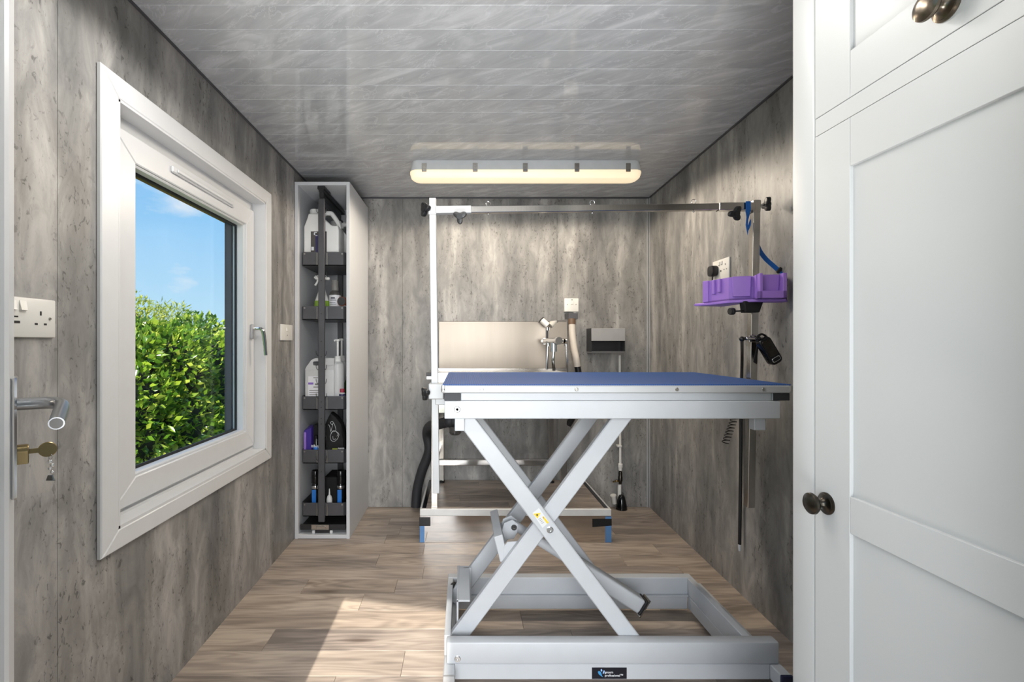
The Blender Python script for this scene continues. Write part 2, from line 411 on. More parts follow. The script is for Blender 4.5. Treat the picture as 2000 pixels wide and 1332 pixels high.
def rpan(ya, yb, off0, off1, za, zb): # splayed panel
    return B().hexa([(XR(ya) + off0, ya, za), (XR(ya) + off1, ya, za), (XR(yb) + off1, yb, za), (XR(yb) + off0, yb, za),
                     (XR(ya) + off0, ya, zb), (XR(ya) + off1, ya, zb), (XR(yb) + off1, yb, zb), (XR(yb) + off0, yb, zb)])
obj('wall_core', rpan(.30, 3.20, .006, .11, -.1, 2.06), M['greyd'], wr)
for a, b_ in ((.45, 1.36), (1.361, 1.9065), (1.9075, 2.4175), (2.4185, YB)):
    obj('wall_panel', rpan(a, b_, 0, .006, 0, ZC), M['wall'], wr)
wf = struct('wall_front', (B().box((-1.02, .35, -.1), (-.50, .45, 2.06)).box((.58, .35, -.1), (1.26, .45, 2.06)).box((-.50, .35, 1.97), (.58, .45, 2.06))), M['render'])
struct('trim_1', B().box((XR(YB) - .018, YB - .006, .0), (XR(YB) - .009, YB - .001, ZC)).box((XR(YB) - .006, YB - .018, 0), (XR(YB) - .0015, YB - .009, ZC)), M['alu'])
struct('trim_2', B().hexa([(XR(.95) - .008, .95, ZC - .006), (XR(.95), .95, ZC - .006), (XR(YB), YB, ZC - .006), (XR(YB) - .008, YB, ZC - .006),
                           (XR(.95) - .008, .95, ZC - .0005), (XR(.95), .95, ZC - .0005), (XR(YB), YB, ZC - .0005), (XR(YB) - .008, YB, ZC - .0005)]), M['anth'])
struct('trim_3', B().box((XL, .95, ZC - .006), (XL + .007, YB, ZC - .0005)), M['anth'])
struct('trim_4', B().box((XL, YB - .008, ZC - .007), (XR(YB), YB, ZC - .0005)), M['anth'])
struct('trim_5', B().box((-.545, .34, 0), (-.50, .46, 1.97), .003).box((.58, .34, 0), (.625, .46, 1.97), .003).box((-.545, .34, 1.925), (.625, .46, 1.97), .003), M['upvc'])
# outside: added unseen roof slab and wall that shape the sun patch, paving and lawn
sun_slab = struct('sun_edge_roof', B().hexa([(-1.3, -.60, 1.9287 + .166 * 1.3), (1.3, -.60, 1.9287 - .166 * 1.3), (1.3, .35, 1.9287 - .166 * 1.3), (-1.3, .35, 1.9287 + .166 * 1.3),
                                   (-1.3, -.60, 1.9887 + .166 * 1.3 + .1), (1.3, -.60, 1.9887 - .166 * 1.3 + .35), (1.3, .35, 1.9887 - .166 * 1.3 + .35), (-1.3, .35, 1.9887 + .166 * 1.3 + .1)]), M['upvc'])  # added slab, its sloping edge cuts the far side of the sun patch
struct('sun_block_wall', B().box((-.05, -1.75, -.12), (2.6, -1.6, 4.6)), M['render'])  # added unseen blocker, keeps sun off the floor to its right
struct('floor_outside', B().box((-30, -30, -.30), (30, 40, -.12)), M['grass'])
struct('floor_paving', B().box((-1.6, -1.6, -.12), (2.6, .30, -.06), .01), M['slab'])

# ------------------------------------------------------------------ window
win = struct('window_1', loc=(XL, 1.71, 1.13))
def frame4(name, parent, m, ya, yb, za, zb, w, x0, x1, bev=.0015):   # four mitred members of a rectangular frame
    wl_, wr_, wb_, wt_ = w
    o = [(ya, za), (yb, za), (yb, zb), (ya, zb)]; i = [(ya + wl_, za + wb_), (yb - wr_, za + wb_), (yb - wr_, zb - wt_), (ya + wl_, zb - wt_)]
    for k in range(4):
        k2 = (k + 1) % 4
        obj(name, B().prism([o[k], o[k2], i[k2], i[k]], x0, x1, 'x', bev), M[m], parent)
frame4('casing', win, 'upvc', 1.185, 2.239, .520, 1.760, (.0625, .061, .052, .060), XL, XL + .014, .003)
# reveal liners
rv = (HY0, HY1, HZ0, HZ1)
obj('reveal_board', B().box((-.975, HY0, HZ0), (XL + .012, HY0 + .006, HZ1)), M['upvc'], win)
obj('reveal_board', B().box((-.975, HY1 - .006, HZ0), (XL + .012, HY1, HZ1)), M['upvc'], win)
obj('reveal_board', B().box((-.975, HY0, HZ1 - .006), (XL + .012, HY1, HZ1)), M['upvc'], win)
obj('sill_board', B().box((-.975, HY0, HZ0), (XL + .012, HY1, HZ0 + .008)).box((-.972, HY0 + .006, HZ0 + .008), (-.955, HY1 - .006, HZ0 + .016)), M['upvc'], win)
frame4('window_frame', win, 'upvc', HY0 + .004, HY1 - .004, HZ0 + .004, HZ1 - .004, (.055, .05, .05, .06), -1.03, -.962, .002)
frame4('sash', win, 'upvc', 1.272, 2.150, .600, 1.655, (.103, .075, .075, .077), -1.005, -.945, .003)
frame4('glazing_bead', win, 'upvc', 1.372, 2.078, .672, 1.581, (.010, .012, .012, .010), -.985, -.952, .004)
frame4('gasket', win, 'black', 1.380, 2.068, .682, 1.573, (.004, .010, .010, .010), -.990, -.9845, .0005)
obj('glass', B().box((-.994, 1.372, .672), (-.990, 2.078, 1.581)), M['glass'], win)
frame4('outer_cladding', win, 'greyd', HY0 - .06, HY1 + .06, HZ0 - .06, HZ1 + .06, (.155, .125, .12, .155), -1.06, -1.0305, .001)
obj('soffit_strip', B().box((-1.10, 1.25, 1.612), (-1.03, 2.2, 1.632)), M['soffit'], win)
v = obj('trickle_vent', B().box((-.945, 1.536, 1.612), (-.936, 1.95, 1.634), .003), M['upvc'], win)
obj('vent_flap', B().box((-.936, 1.556, 1.617), (-.931, 1.93, 1.628), .002), M['upvc'], v)
hd = obj('window_handle', B().box((-.945, 2.108, 1.078), (-.933, 2.132, 1.144), .004, seg=2), M['alu'], win)
obj('lever', B().tube(smooth([(-.935, 2.120, 1.125), (-.905, 2.120, 1.124), (-.893, 2.122, 1.112), (-.889, 2.128, 1.07), (-.886, 2.133, 1.005)]), [.008] * 10 + [.0085] * 5 + [.0085] * 5 + [.0075] * 5, 10, ), M['chrome'], hd)
for z in (.66, .78): obj('hinge', B().box((-.945, 1.262, z - .02), (-.938, 1.276, z + .02), .002), M['screw'], win)

# ------------------------------------------------------------------ open glazed door leaf at the left edge
dr = struct('door_1', loc=(-.49, .47, 0))
du = Vector((-.632, .775, 0)).normalized(); dn = Vector((.775, .632, 0)).normalized(); d0 = Vector((-.49, .47, 0))
dm = Matrix((( du.x, dn.x, 0, d0.x), (du.y, dn.y, 0, d0.y), (0, 0, 1, 0), (0, 0, 0, 1)))  # local: x along leaf, y = handle side
DL = .475
def lpanel(x0, x1, y0, y1, z0, z1, bev=.002): return B().box((x0, y0, z0), (x1, y1, z1), bev, dm)
obj('leaf_stile', lpanel(0, .095, -.06, 0, .02, 1.915, .005), M['upvc'], dr); obj('leaf_stile', lpanel(DL - .095, DL, -.06, 0, .02, 1.915, .005), M['upvc'], dr)
obj('leaf_rail', lpanel(.095, DL - .095, -.06, 0, .02, .16), M['upvc'], dr); obj('leaf_rail', lpanel(.095, DL - .095, -.06, 0, 1.82, 1.915), M['upvc'], dr)
obj('door_panel', lpanel(.095, DL - .095, -.045, -.015, .16, 1.82), M['upvc'], dr)
hx = DL - .055
bp = obj('handle_backplate', lpanel(hx - .016, hx + .016, 0, .008, .800, 1.005, .003), M['chrome'], dr)
def dl(x, y, z): return dm @ Vector((x, y, z))
obj('lever', B().tube(smooth([dl(hx, .006, .957), dl(hx, .030, .957), dl(hx - .003, .046, .957), dl(hx - .013, .059, .956), dl(hx - .030, .065, .953), dl(hx - .06, .064, .947), dl(hx - .112, .060, .934)], 8), .0105, 16), M['lever'], bp)
e1_ = dl(hx - .112, .060, .934); e0_ = dl(hx - .06, .064, .947); en_ = (e1_ - e0_).normalized()
obj('lever_end', B().lathe([(.0085, -.001), (.0085, .0006), (.001, .0007)], e1_, en_, 16), M['cap'], bp)
kc = obj('lock_cylinder', B().prism(arc((0, .012), .009, -30, 210, 10) + [(-.005, -.012), (.005, -.012)], .006, .022, 'y', .001, mtx=dm @ Matrix.Translation((hx, 0, .868))), M['brass'], dr)
kb = B().box((hx - .0015, .020, .872), (hx + .0015, .036, .880), .0004, dm)
kb.lathe([(.012, -.0012), (.013, 0), (.012, .0012)], dl(hx, .046, .876), dm.to_3x3() @ Vector((1, 0, 0)), 18)
key = thing('door_key', 'brass key in the open door lock with a small silver charm hanging from it', 'key', tuple(dl(hx, .03, .876)))
obj('key_blade', kb, M['brass'], key)
kp = dl(hx, .050, .866)
ch = B()
ch.tube([kp + Vector((.003 * math.cos(a), 0, -.004 + .005 * math.sin(a))) for a in [i * math.pi / 5 for i in range(11)]], .0008, 6)
for i, dz in enumerate((.012, .018, .024, .030)): ch.sphere(kp - Vector((.002 * (-1) ** i, 0, dz)), .0042 - .0004 * i, (1, .6, 1))
ch.prism([(kp.x - .008, kp.z - .045), (kp.x + .008, kp.z - .045), (kp.x + .004, kp.z - .034), (kp.x - .004, kp.z - .034)], kp.y - .002, kp.y + .002, 'y', .001)
obj('key_charm', ch, M['chrome'], key)

# ================================================================== FITTED WARDROBE, right foreground
WX = .65
wd = thing('fitted_wardrobe', 'tall grey white shaker style fitted wardrobe along the right side, nearest the camera', 'wardrobe', (.88, .70, 0))
obj('carcass', B().box((WX + .021, .453, .0), (1.115, .925, 1.995)), M['lacquer'], wd)
obj('end_post', B().box((WX + .001, .8815, 0), (1.115, .9445, 1.995), .006, seg=3), M['lacquer'], wd)
def shaker(name, z0, z1, mids, rail_b, rail_t, ya=.456, yb=.8800, sw=.0793):
    d = obj(name, B().box((WX + .006, ya + sw - .004, z0 + rail_b - .004), (WX + .016, yb - sw + .004, z1 - rail_t + .004)), M['lacquer'], wd)
    for a, b_ in ((ya, ya + sw), (yb - sw, yb)): obj('stile', B().box((WX, a, z0), (WX + .019, b_, z1), .0007), M['lacquer'], d)
    for a, b_ in [(z0, z0 + rail_b), (z1 - rail_t, z1)] + mids: obj('rail', B().box((WX, ya + sw + .0004, a), (WX + .019, yb - sw - .0004, b_), .0007), M['lacquer'], d)
    return d
d1 = shaker('lower_door', .06, 1.4395, [(.740, .8017)], .10, .082)
d2 = shaker('upper_door', 1.4735, 1.985, [], .078, .08)
obj('front_rail', B().box((WX + .0005, .456, 1.4405), (WX + .019, .8800, 1.4725), .0005), M['lacquer'], wd)
obj('plinth', B().box((WX + .01, .456, 0), (WX + .03, .88, .057)), M['lacquer'], wd)
kprof = [(.0195, 0), (.0195, .002), (.0165, .0035), (.0165, .005), (.0125, .0065), (.0095, .008), (.0070, .011), (.0062, .016), (.0085, .020), (.0165, .0225), (.0190, .026), (.0185, .030), (.0140, .0335), (.0070, .0352), (.0005, .0356)]
obj('door_knob', B().lathe(kprof, (WX, .852, .773), (-1, 0, 0), 32), M['bronzed'], d1, 'dark bronze round knob')
obj('door_knob', B().lathe(kprof, (WX, .640, 1.513), (-1, 0, 0), 32), M['bronze'], d2, 'aged bronze round knob')

# ================================================================== BATTEN LAMP
def stad(cx, cy, hl, hw, z, r):
    return [(p[0] + cx, p[1] + cy, z) for p in rrect(-hl, hl, -hw, hw, min(r, hw * .95), 5)]
def batten(label, lcx, lcy, power, down, col, clips=(-.523, -.262, -.006, .258, .520)):
    lamp = thing('batten_lamp', label, 'lamp', (lcx, lcy, 2.0))
    obj('lamp_base', B().ring([stad(lcx, lcy, .588, .044, 1.9995, .03), stad(lcx, lcy, .594, .050, 1.975, .035), stad(lcx, lcy, .598, .054, 1.948, .04)]), M['lampbase'], lamp)
    obj('diffuser', B().ring([stad(lcx, lcy, .600, .056, 1.947, .045), stad(lcx, lcy, .600, .057, 1.940, .045), stad(lcx, lcy, .594, .053, 1.920, .045), stad(lcx, lcy, .580, .044, 1.909, .04), stad(lcx, lcy, .560, .03, 1.905, .03)]), M['cream'], lamp)
    for dx in clips:
        x = lcx + dx
        for s_ in (-1, 1):
            yy = lcy + s_ * .0575
            obj('clip', B().box((x - .012, yy - .0025, 1.935), (x + .012, yy + .0025, 1.978), .001).box((x - .009, yy - .004, 1.944), (x + .009, yy + .004, 1.951), .001).box((x - .006, yy - .0035, 1.958), (x + .006, yy + .0035, 1.972), .001), M['inox'], lamp)
    area('batten_light', (lcx, lcy, 1.900), (lcx, lcy, 0), 1.1, .07, down, col)
    for k in range(4):                      # light of the tube itself, spread along the lamp
        d = bpy.data.lights.new('batten_light', 'SPOT'); d.energy = power / 4; d.color = col; d.spot_size = R(176); d.spot_blend = .12; d.shadow_soft_size = .05
        o = bpy.data.objects.new('batten_light', d); C.objects.link(o); o.location = (lcx - .45 + .3 * k, lcy, 1.885)
batten('long cream batten lamp with steel clips on the ceiling above the dog bath', .3225, 2.49, 29.0, 7.0, (1.0, .87, .71))
batten('added unseen batten lamp on the ceiling, fills the room with light', -.15, 1.12, 17.0, 3.5, (1.0, .97, .93))  # lamp added out of view to brighten the deeper room

# ================================================================== TALL CABINET
CXL, CXR, CY0, CY1, CH = -.913, -.6150, 2.576, 3.072, 1.9326
tcb = thing('larder_cabinet', 'tall narrow white open cabinet with pull out baskets in the back left corner', 'cabinet', (-.764, 2.82, 0))
obj('side_panel', B().box((CXL, CY0, 0), (CXL + .018, CY1, CH), .001), M['carcass'], tcb)
obj('side_panel', B().box((CXR - .018, CY0, 0), (CXR, CY1, CH), .001), M['carcass'], tcb)
obj('top_panel', B().box((CXL + .018, CY0, CH - .018), (CXR - .018, CY1, CH), .0008), M['carcass'], tcb)
obj('bottom_panel', B().box((CXL + .018, CY0, .002), (CXR - .018, CY1, .022), .0008), M['carcass'], tcb)
obj('back_panel', B().box((CXL + .018, CY1 - .010, .022), (CXR - .018, CY1, CH - .018)), M['carcass'], tcb)
pf = obj('pull_out_frame', B().box((-.7905, 2.590, .085), (-.7555, 2.606, 1.848), .003).box((-.789, 2.985, .10), (-.757, 3.002, 1.83), .003)
         .box((-.780, 2.606, 1.815), (-.766, 2.985, 1.845), .002).box((-.780, 2.606, .088), (-.766, 2.985, .105), .002), M['anth'], tcb)
for z in (1.40, 1.22, 1.07, .985, .74, .71, .65, .62, .36): obj('screw_hole', B().cyl((-.773, 2.5895, z), (-.773, 2.591, z), .0028, 10), M['dark'], pf)
hk = B()
for z in (1.80 - .01, 1.44, 1.012, .935, .86, .78, .55, .44):
    for s_ in (-1, 1): hk.tube(smooth([(-.773 + s_ * .017, 2.598, z - .018), (-.773 + s_ * .022, 2.594, z - .02), (-.773 + s_ * .028, 2.592, z - .006), (-.773 + s_ * .029, 2.592, z + .006)], 3), .0014, 6)
obj('hooks', hk, M['anthd'], pf)
tm = B().box((-.786, 2.582, 1.880), (-.758, 3.05, 1.908), .003).box((-.792, 2.58, 1.893), (-.752, 2.70, 1.9135), .003).box((-.779, 2.60, 1.846), (-.767, 2.99, 1.881), .001)
tm.box((-.785, 2.59, 1.85), (-.761, 2.61, 1.885), .004)
obj('top_runner', tm, M['anthd'], tcb)
br = B().box((-.889, 2.60, .045), (-.640, 3.03, .060), .002).box((-.889, 2.592, .043), (-.640, 2.602, .072), .002).box((-.82, 2.60, .0225), (-.73, 3.0, .045), .002)
rn = obj('bottom_runner', br, M['anthd'], tcb)
obj('latch_plate', B().box((-.826, 2.583, .046), (-.730, 2.5915, .074), .002).box((-.796, 2.579, .054), (-.748, 2.584, .068), .002), M['chrome'], rn)
obj('clip', B().box((-.822, 2.584, .024), (-.806, 2.592, .042), .002), M['carcass'], rn); obj('clip', B().box((-.726, 2.584, .024), (-.710, 2.592, .042), .002), M['carcass'], rn)
BZ = [1.5586, 1.262, .769, .4755, .1847]       # basket rim heights
BX0, BX1, BY0, BY1 = -.889, -.645, 2.608, 2.975
for z in BZ:
    h = .074
    b_ = B()
    out = [(BX0 + .012, BY0), (BX1 - .012, BY0), (BX1, BY0 + .02), (BX1, BY1), (BX0, BY1), (BX0, BY0 + .02)]
    b_.prism(out, z - h, z - h + .004, 'z')
    for p, q in zip(out, out[1:] + out[:1]):
        p = Vector(p + (0,)); q = Vector(q + (0,)); d = (q - p).normalized(); n = Vector((-d.y, d.x, 0)) * .003
        b_.hexa([p + Vector((0, 0, z - h)), q + Vector((0, 0, z - h)), q + n + Vector((0, 0, z - h)), p + n + Vector((0, 0, z - h)),
                 p + Vector((0, 0, z)), q + Vector((0, 0, z)), q + n + Vector((0, 0, z)), p + n + Vector((0, 0, z))])
    bk = obj('basket', b_, M['anth'], pf)
    sc_ = B()
    for x in (BX0 + .019, BX1 - .019):
        sc_.cyl((x, BY0 - .0015, z - .010), (x, BY0 + .001, z - .010), .0045, 12)
    sc_.box((-.803, BY0 - .004, z - h + .003), (-.797, BY0, z - .004), .001).box((-.749, BY0 - .004, z - h + .003), (-.743, BY0, z - .004), .001)
    o_ = obj('basket_clips', sc_, M['screw'], pf)
def bz(i): return BZ[i] - .074 + .004

def rect_on(b, px0, px1, py0, py1, y, t_=.0008):       # thin label lying on a surface facing the camera
    a = P(px0, py1, y); c = P(px1, py0, y); return b.box((a.x, y, a.z), (c.x, y + t_, c.z))
# --- top basket: two white jerry cans
def jerry(name, label, x0, x1, y0, y1, z0, z1, m, group=None, cap=True):
    w = x1 - x0; h = z1 - z0
    o = thing(name, label, 'jerry can', ((x0 + x1) / 2, (y0 + y1) / 2, z0), group)
    body = [(x0, z0), (x1, z0), (x1, z0 + h * .60), (x1 - w * .03, z0 + h * .68), (x1 - w * .20, z0 + h * .68), (x0 + w * .52, z0 + h * .86 - .01), (x0 + w * .46, z0 + h * .88), (x0 + w * .40, z0 + h * .885), (x0 + w * .13, z0 + h * .885), (x0 + w * .09, z0 + h * .80), (x0, z0 + h * .66)]
    obj('body', B().prism(body, y0, y1, 'y', .008, 3), M[m], o)
    ym = (y0 + y1) / 2
    hp = [(x0 + w * .46, ym, z0 + h * .86), (x0 + w * .52, ym, z0 + h * .93), (x0 + w * .66, ym, z0 + h * .935), (x0 + w * .74, ym, z0 + h * .91), (x1 - w * .10, ym, z0 + h * .76), (x1 - w * .07, ym, z0 + h * .66)]
    obj('handle', B().tube(smooth(hp, 5), .013, 12), M[m], o)
    if cap: obj('cap', B().lathe([(.028, 0), (.028, .004), (.032, .005), (.033, .028), (.030, .034), (.001, .035)], (x0 + w * .25, ym, z0 + h * .885), n=24), M[m], o)
    return o
j1 = jerry('jerry_can', 'white jerry can with dark label in the top cabinet basket, in front', -.892 + .012, -.687, 2.625, 2.745, bz(0), 1.812, 'jug')
lb = rect_on(B(), 607, 638, 452, 500, 2.6242); obj('label', lb, M['smoke'], j1)
obj('label_panel', rect_on(rect_on(B(), 616, 621, 458, 499, 2.6234), 629, 633, 462, 499, 2.6234), M['navy'], j1)
tx = B(); rect_on(tx, 613, 615.5, 454, 459, 2.6232); rect_on(tx, 614, 619, 453, 454.6, 2.6232); rect_on(tx, 616, 620, 459.5, 460.6, 2.6232); rect_on(tx, 608, 613, 482, 489, 2.6232)
obj('label_print', tx, M['white'], j1)
jerry('jerry_can', 'plain white jerry can behind the labelled one in the top cabinet basket', -.800, -.655, 2.79, 2.93, bz(0), 1.79, 'jug')

# --- second basket: spray bottle, capped bottle, brown bottle
z0 = bz(1)
sb = thing('spray_bottle', 'white trigger spray bottle with lime green label in the second basket', 'spray bottle', (-.785, 2.68, z0))
pr = [(.040, 0), (.043, .004), (.043, .075), (.040, .100), (.030, .130), (.018, .165), (.013, .185), (.013, .212)]
obj('body', B().lathe(pr, (-.795, 2.68, z0), n=24), M['jug'], sb)
obj('label', B().lathe([(.0432, .03), (.0436, .031), (.0436, .078), (.0405, .104), (.0402, .104)], (-.795, 2.68, z0), n=24, cap=False), M['lime'], sb)
th = B().box((-.832, 2.668, z0 + 0.224), (-.770, 2.692, z0 + 0.248), .005, seg=2).box((-.810, 2.670, z0 + 0.201), (-.782, 2.690, z0 + 0.226), .004)
th.tube(smooth([(-.818, 2.68, z0 + 0.226), (-.824, 2.68, z0 + 0.208), (-.834, 2.68, z0 + 0.192)], 4), .006, 8).cyl((-.838, 2.68, z0 + 0.237), (-.830, 2.68, z0 + 0.237), .007).box((-.772, 2.672, z0 + 0.222), (-.752, 2.688, z0 + 0.239), .004)
obj('trigger_head', th, M['jug'], sb)
cb = thing('capped_bottle', 'dark bottle with grey cap and white label in the second basket', 'bottle', (-.724, 2.68, z0))
obj('body', B().lathe([(.028, 0), (.031, .004), (.031, .138), (.027, .152), (.018, .162), (.016, .168)], (-.722, 2.68, z0), n=24), M['smoke'], cb)
obj('label', B().lathe([(.0312, .05), (.0318, .051), (.0318, .135), (.0312, .136)], (-.722, 2.68, z0), n=24, cap=False), M['paper'], cb)
tx = B()
for k, (a, b_) in enumerate(((646, 654), (645, 656), (645, 657), (644, 655), (645, 656))): rect_on(tx, a, b_, 580.5 + 3.2 * k, 581.4 + 3.2 * k + (1.5 if k == 0 else 0), 2.6478)
obj('label_print', tx, M['ink'], cb)
obj('cap', B().lathe([(.018, .162), (.0205, .164), (.0185, .217), (.016, .221), (.001, .222)], (-.722, 2.68, z0), n=20), M['cap'], cb)
bb = thing('tipped_jar', 'rust brown round jar resting on a pale block at the right of the second basket', 'jar', (-.675, 2.66, z0))
obj('jar_body', B().cyl((-.676, 2.648, z0 + .100), (-.676, 2.72, z0 + .100), .026, 24), M['rust'], bb)
obj('jar_lid', B().cyl((-.676, 2.640, z0 + .100), (-.676, 2.649, z0 + .100), .0225, 24).cyl((-.676, 2.637, z0 + .100), (-.676, 2.640, z0 + .100), .012, 20), M['anthd'], bb)
obj('jar_label', B().box((-.696, 2.65, z0 + .001), (-.652, 2.72, z0 + .077), .004), M['paper'], bb)

# --- third basket
z0 = bz(2)
j2 = thing('milky_canister', 'milky flat canister with slot handle and white label in the middle basket', 'canister', (-.80, 2.68, z0))
x0, x1, zt = -.872, -.712, 1.06 - 29 / 349
pl = [(x0, z0), (x1, z0), (x1, zt - .012), (x1 - .01, zt), (x0 + .055, zt), (x0 + .035, zt - .010), (x0 + .006, zt - .052), (x0, zt - .064)]
ca = B().prism([(x0, z0), (x1, z0), (x1, zt - .062), (x0, zt - .062)], 2.62, 2.74, 'y', .006, 2)
ca.prism([(x0, zt - .064), (x1, zt - .064), (x1, zt - .040), (x0 + .012, zt - .040)], 2.62, 2.74, 'y')
ca.prism([(x0 + .012, zt - .041), (x0 + .048, zt - .041), (x0 + .044, zt - .034), (x0 + .044, zt - .024), (x0 + .048, zt - .018), (x1, zt - .018), (x1, zt), (x0 + .055, zt), (x0 + .035, zt - .010)], 2.622, 2.738, 'y')
ca.prism([(x1 - .055, zt - .041), (x1, zt - .041), (x1, zt - .017), (x1 - .055, zt - .017)], 2.62, 2.74, 'y')
obj('body', ca, M['jug2'], j2)
obj('label', rect_on(B(), 602, 636, 735, 778, 2.6190), M['paper'], j2)
tx = B(); rect_on(tx, 612, 621, 737, 738.6, 2.6182); rect_on(tx, 604, 622, 762, 763.2, 2.6182); rect_on(tx, 604, 624, 766, 767.1, 2.6182); rect_on(tx, 604, 620, 770, 771.2, 2.6182); rect_on(tx, 615, 624, 749, 752, 2.6182); rect_on(tx, 612, 622, 755, 757, 2.6182)
obj('label_print', tx, M['cap'], j2); obj('label_stripe', rect_on(B(), 602, 612, 747, 751, 2.6182), M['lilac'], j2)
def pump(label, x, y, r, h, hh, hl, m='jug2', bm='jug'):
    o = thing('pump_bottle', label, 'pump bottle', (x, y, z0), 'pump bottles in the middle basket')
    obj('body', B().lathe([(r * .96, 0), (r, .004), (r, h * .88), (r * .9, h * .95), (r * .55, h)], (x, y, z0), n=28), M[m], o)
    q = B().lathe([(r * .55, h - .001), (r * .56, h + .018), (r * .48, h + .020), (r * .48, h + .030), (.006, h + .031), (.006, h + hh), (.011, h + hh + .002), (.011, h + hh + .012), (.001, h + hh + .013)], (x, y, z0), n=20)
    q.tube([(x, y, z0 + h + hh + .008), (x - hl * .6, y, z0 + h + hh + .008), (x - hl, y, z0 + h + hh + .004)], .0055, 8)
    obj('pump', q, M[bm], o); return o
pump('milky pump bottle in front in the middle basket', -.703, 2.665, .0355, .258, .112, .02)
pump('milky pump bottle partly hidden behind the front pump bottle', -.728, 2.85, .034, .255, .12, .02)
pump('pump bottle furthest back in the middle basket', -.690, 2.92, .034, .26, .125, .03)
gb = obj('green_bottle', B().lathe([(.018, 0), (.021, .004), (.021, .13), (.012, .15), (.012, .17), (.001, .171)], (-.673, 2.78, z0), n=18), M['green']); tag(gb, 'slim green bottle at the right edge of the middle basket', 'bottle')
tb = thing('small_tube', 'small grey tube with red and white cap at the right of the middle basket', 'tube', (-.668, 2.67, z0))
obj('tube_body', B().lathe([(.016, 0), (.018, .004), (.017, .082), (.012, .088)], (-.672, 2.64, z0), n=18), M['jug2'], tb)
obj('tube_cap', B().lathe([(.0125, .088), (.013, .096), (.0125, .108), (.001, .109)], (-.672, 2.64, z0), n=18), M['red'], tb)
obj('tube_band', B().lathe([(.0175, .070), (.0178, .071), (.0170, .080), (.0166, .081)], (-.672, 2.64, z0), n=18, cap=False), M['navy'], tb)

# --- fourth basket
z0 = bz(3)
pk = thing('violet_packet', 'violet and lilac packet standing at the left of the fourth basket', 'packet', (-.865, 2.66, z0))
obj('packet_body', B().hexa([(-.872, 2.63, z0), (-.838, 2.622, z0), (-.828, 2.70, z0), (-.872, 2.71, z0), (-.880, 2.63, .577), (-.838, 2.622, .594), (-.828, 2.70, .600), (-.872, 2.71, .595)], .002), M['violet'], pk)
obj('packet_edge', B().box((-.880, 2.6225, z0), (-.866, 2.6275, .568), .002), M['lilac'], pk)
bp2 = obj('black_packet', B().hexa([(-.832, 2.65, z0), (-.800, 2.65, z0), (-.800, 2.72, z0), (-.832, 2.72, z0), (-.838, 2.65, .603), (-.812, 2.65, .606), (-.812, 2.72, .606), (-.838, 2.72, .603)], .002), M['blackm']); tag(bp2, 'thin black packet leaning right of the violet packet', 'packet')
bt = thing('small_black_bottle', 'small black bottle with blue band left of the cabinet post', 'bottle', (-.811, 2.63, z0))
obj('body', B().lathe([(.014, 0), (.016, .003), (.016, .11), (.011, .125), (.011, .145), (.001, .146)], (-.812, 2.632, z0), n=18), M['blackg'], bt)
obj('label', B().lathe([(.0161, .058), (.0166, .059), (.0166, .086), (.0161, .087)], (-.812, 2.632, z0), n=18, cap=False), M['blue'], bt)
tx = B()
random.seed(3)
for k in range(9):
    a = 608 + k * 1.6; rect_on(tx, a, a + 1.0, 868 + random.random() * 3, 872 + random.random() * 3, 2.6145)
obj('label_print', tx, M['white'], bt)
bg_ = thing('black_bag', 'black bag with white outline drawing right of the cabinet post', 'bag', (-.70, 2.68, z0))
pts = [P(636, 890, 2.64), P(673, 890, 2.64), P(673, 850, 2.64), P(666, 826, 2.64), P(655, 812, 2.64), P(646, 805, 2.64), P(640, 815, 2.64), P(635, 826, 2.64), P(635, 860, 2.64)]
bb_ = B(); n = len(pts)
def zc(p): return max(p.z, z0)
r0 = [(p.x, 2.64, zc(p)) for p in pts]; c_ = Vector((-.70, 0, z0))
def inset(r, f, y): return [((p[0] - -.705) * f + -.705, y, (p[2] - z0) * f + z0) for p in r]
bb_.ring([inset(r0, .86, 2.630), inset(r0, .97, 2.640), inset(r0, 1.0, 2.660), inset(r0, .98, 2.70), inset(r0, .8, 2.74)])
obj('bag_body', bb_, M['blackm'], bg_)
dw = B()
def stroke(pp, r=.0009, y=2.6285): dw.tube(smooth([Vector((P(a, b, y).x, y, P(a, b, y).z)) for a, b in pp], 4), r, 6)
stroke([(641, 829), (644, 833), (646, 843), (648, 836), (651, 826), (654, 831), (656, 841), (650, 843), (646, 846)])
stroke([(645, 825), (649, 823), (651, 826), (648, 829), (645, 825)])
stroke([(648, 845), (645, 852), (647, 860), (653, 862), (659, 857), (662, 848), (657, 843), (651, 841), (648, 845)])
stroke([(656, 842), (660, 848), (658, 852)]); stroke([(650, 852), (651, 858), (656, 857)])
obj('bag_drawing', dw, M['white'], bg_)
tx = B(); rect_on(tx, 649, 659, 875.5, 880, 2.628)
obj('bag_print', tx, M['olive'], bg_)
wp = thing('patterned_pouch', 'small black and white patterned pouch in front of the black bag', 'pouch', (-.66, 2.625, z0))
obj('pouch_body', B().box((-.690, 2.6125, z0), (-.652, 2.624, .4885), .004, seg=2), M['blackm'], wp)
sq = B()
for k in range(5):
    sq.tube(smooth([(-.688 + .007 * k, 2.612, .478), (-.685 + .007 * k, 2.6118, .486), (-.682 + .007 * k, 2.612, .479)], 3), .0009, 6)
obj('pouch_pattern', sq, M['white'], wp)

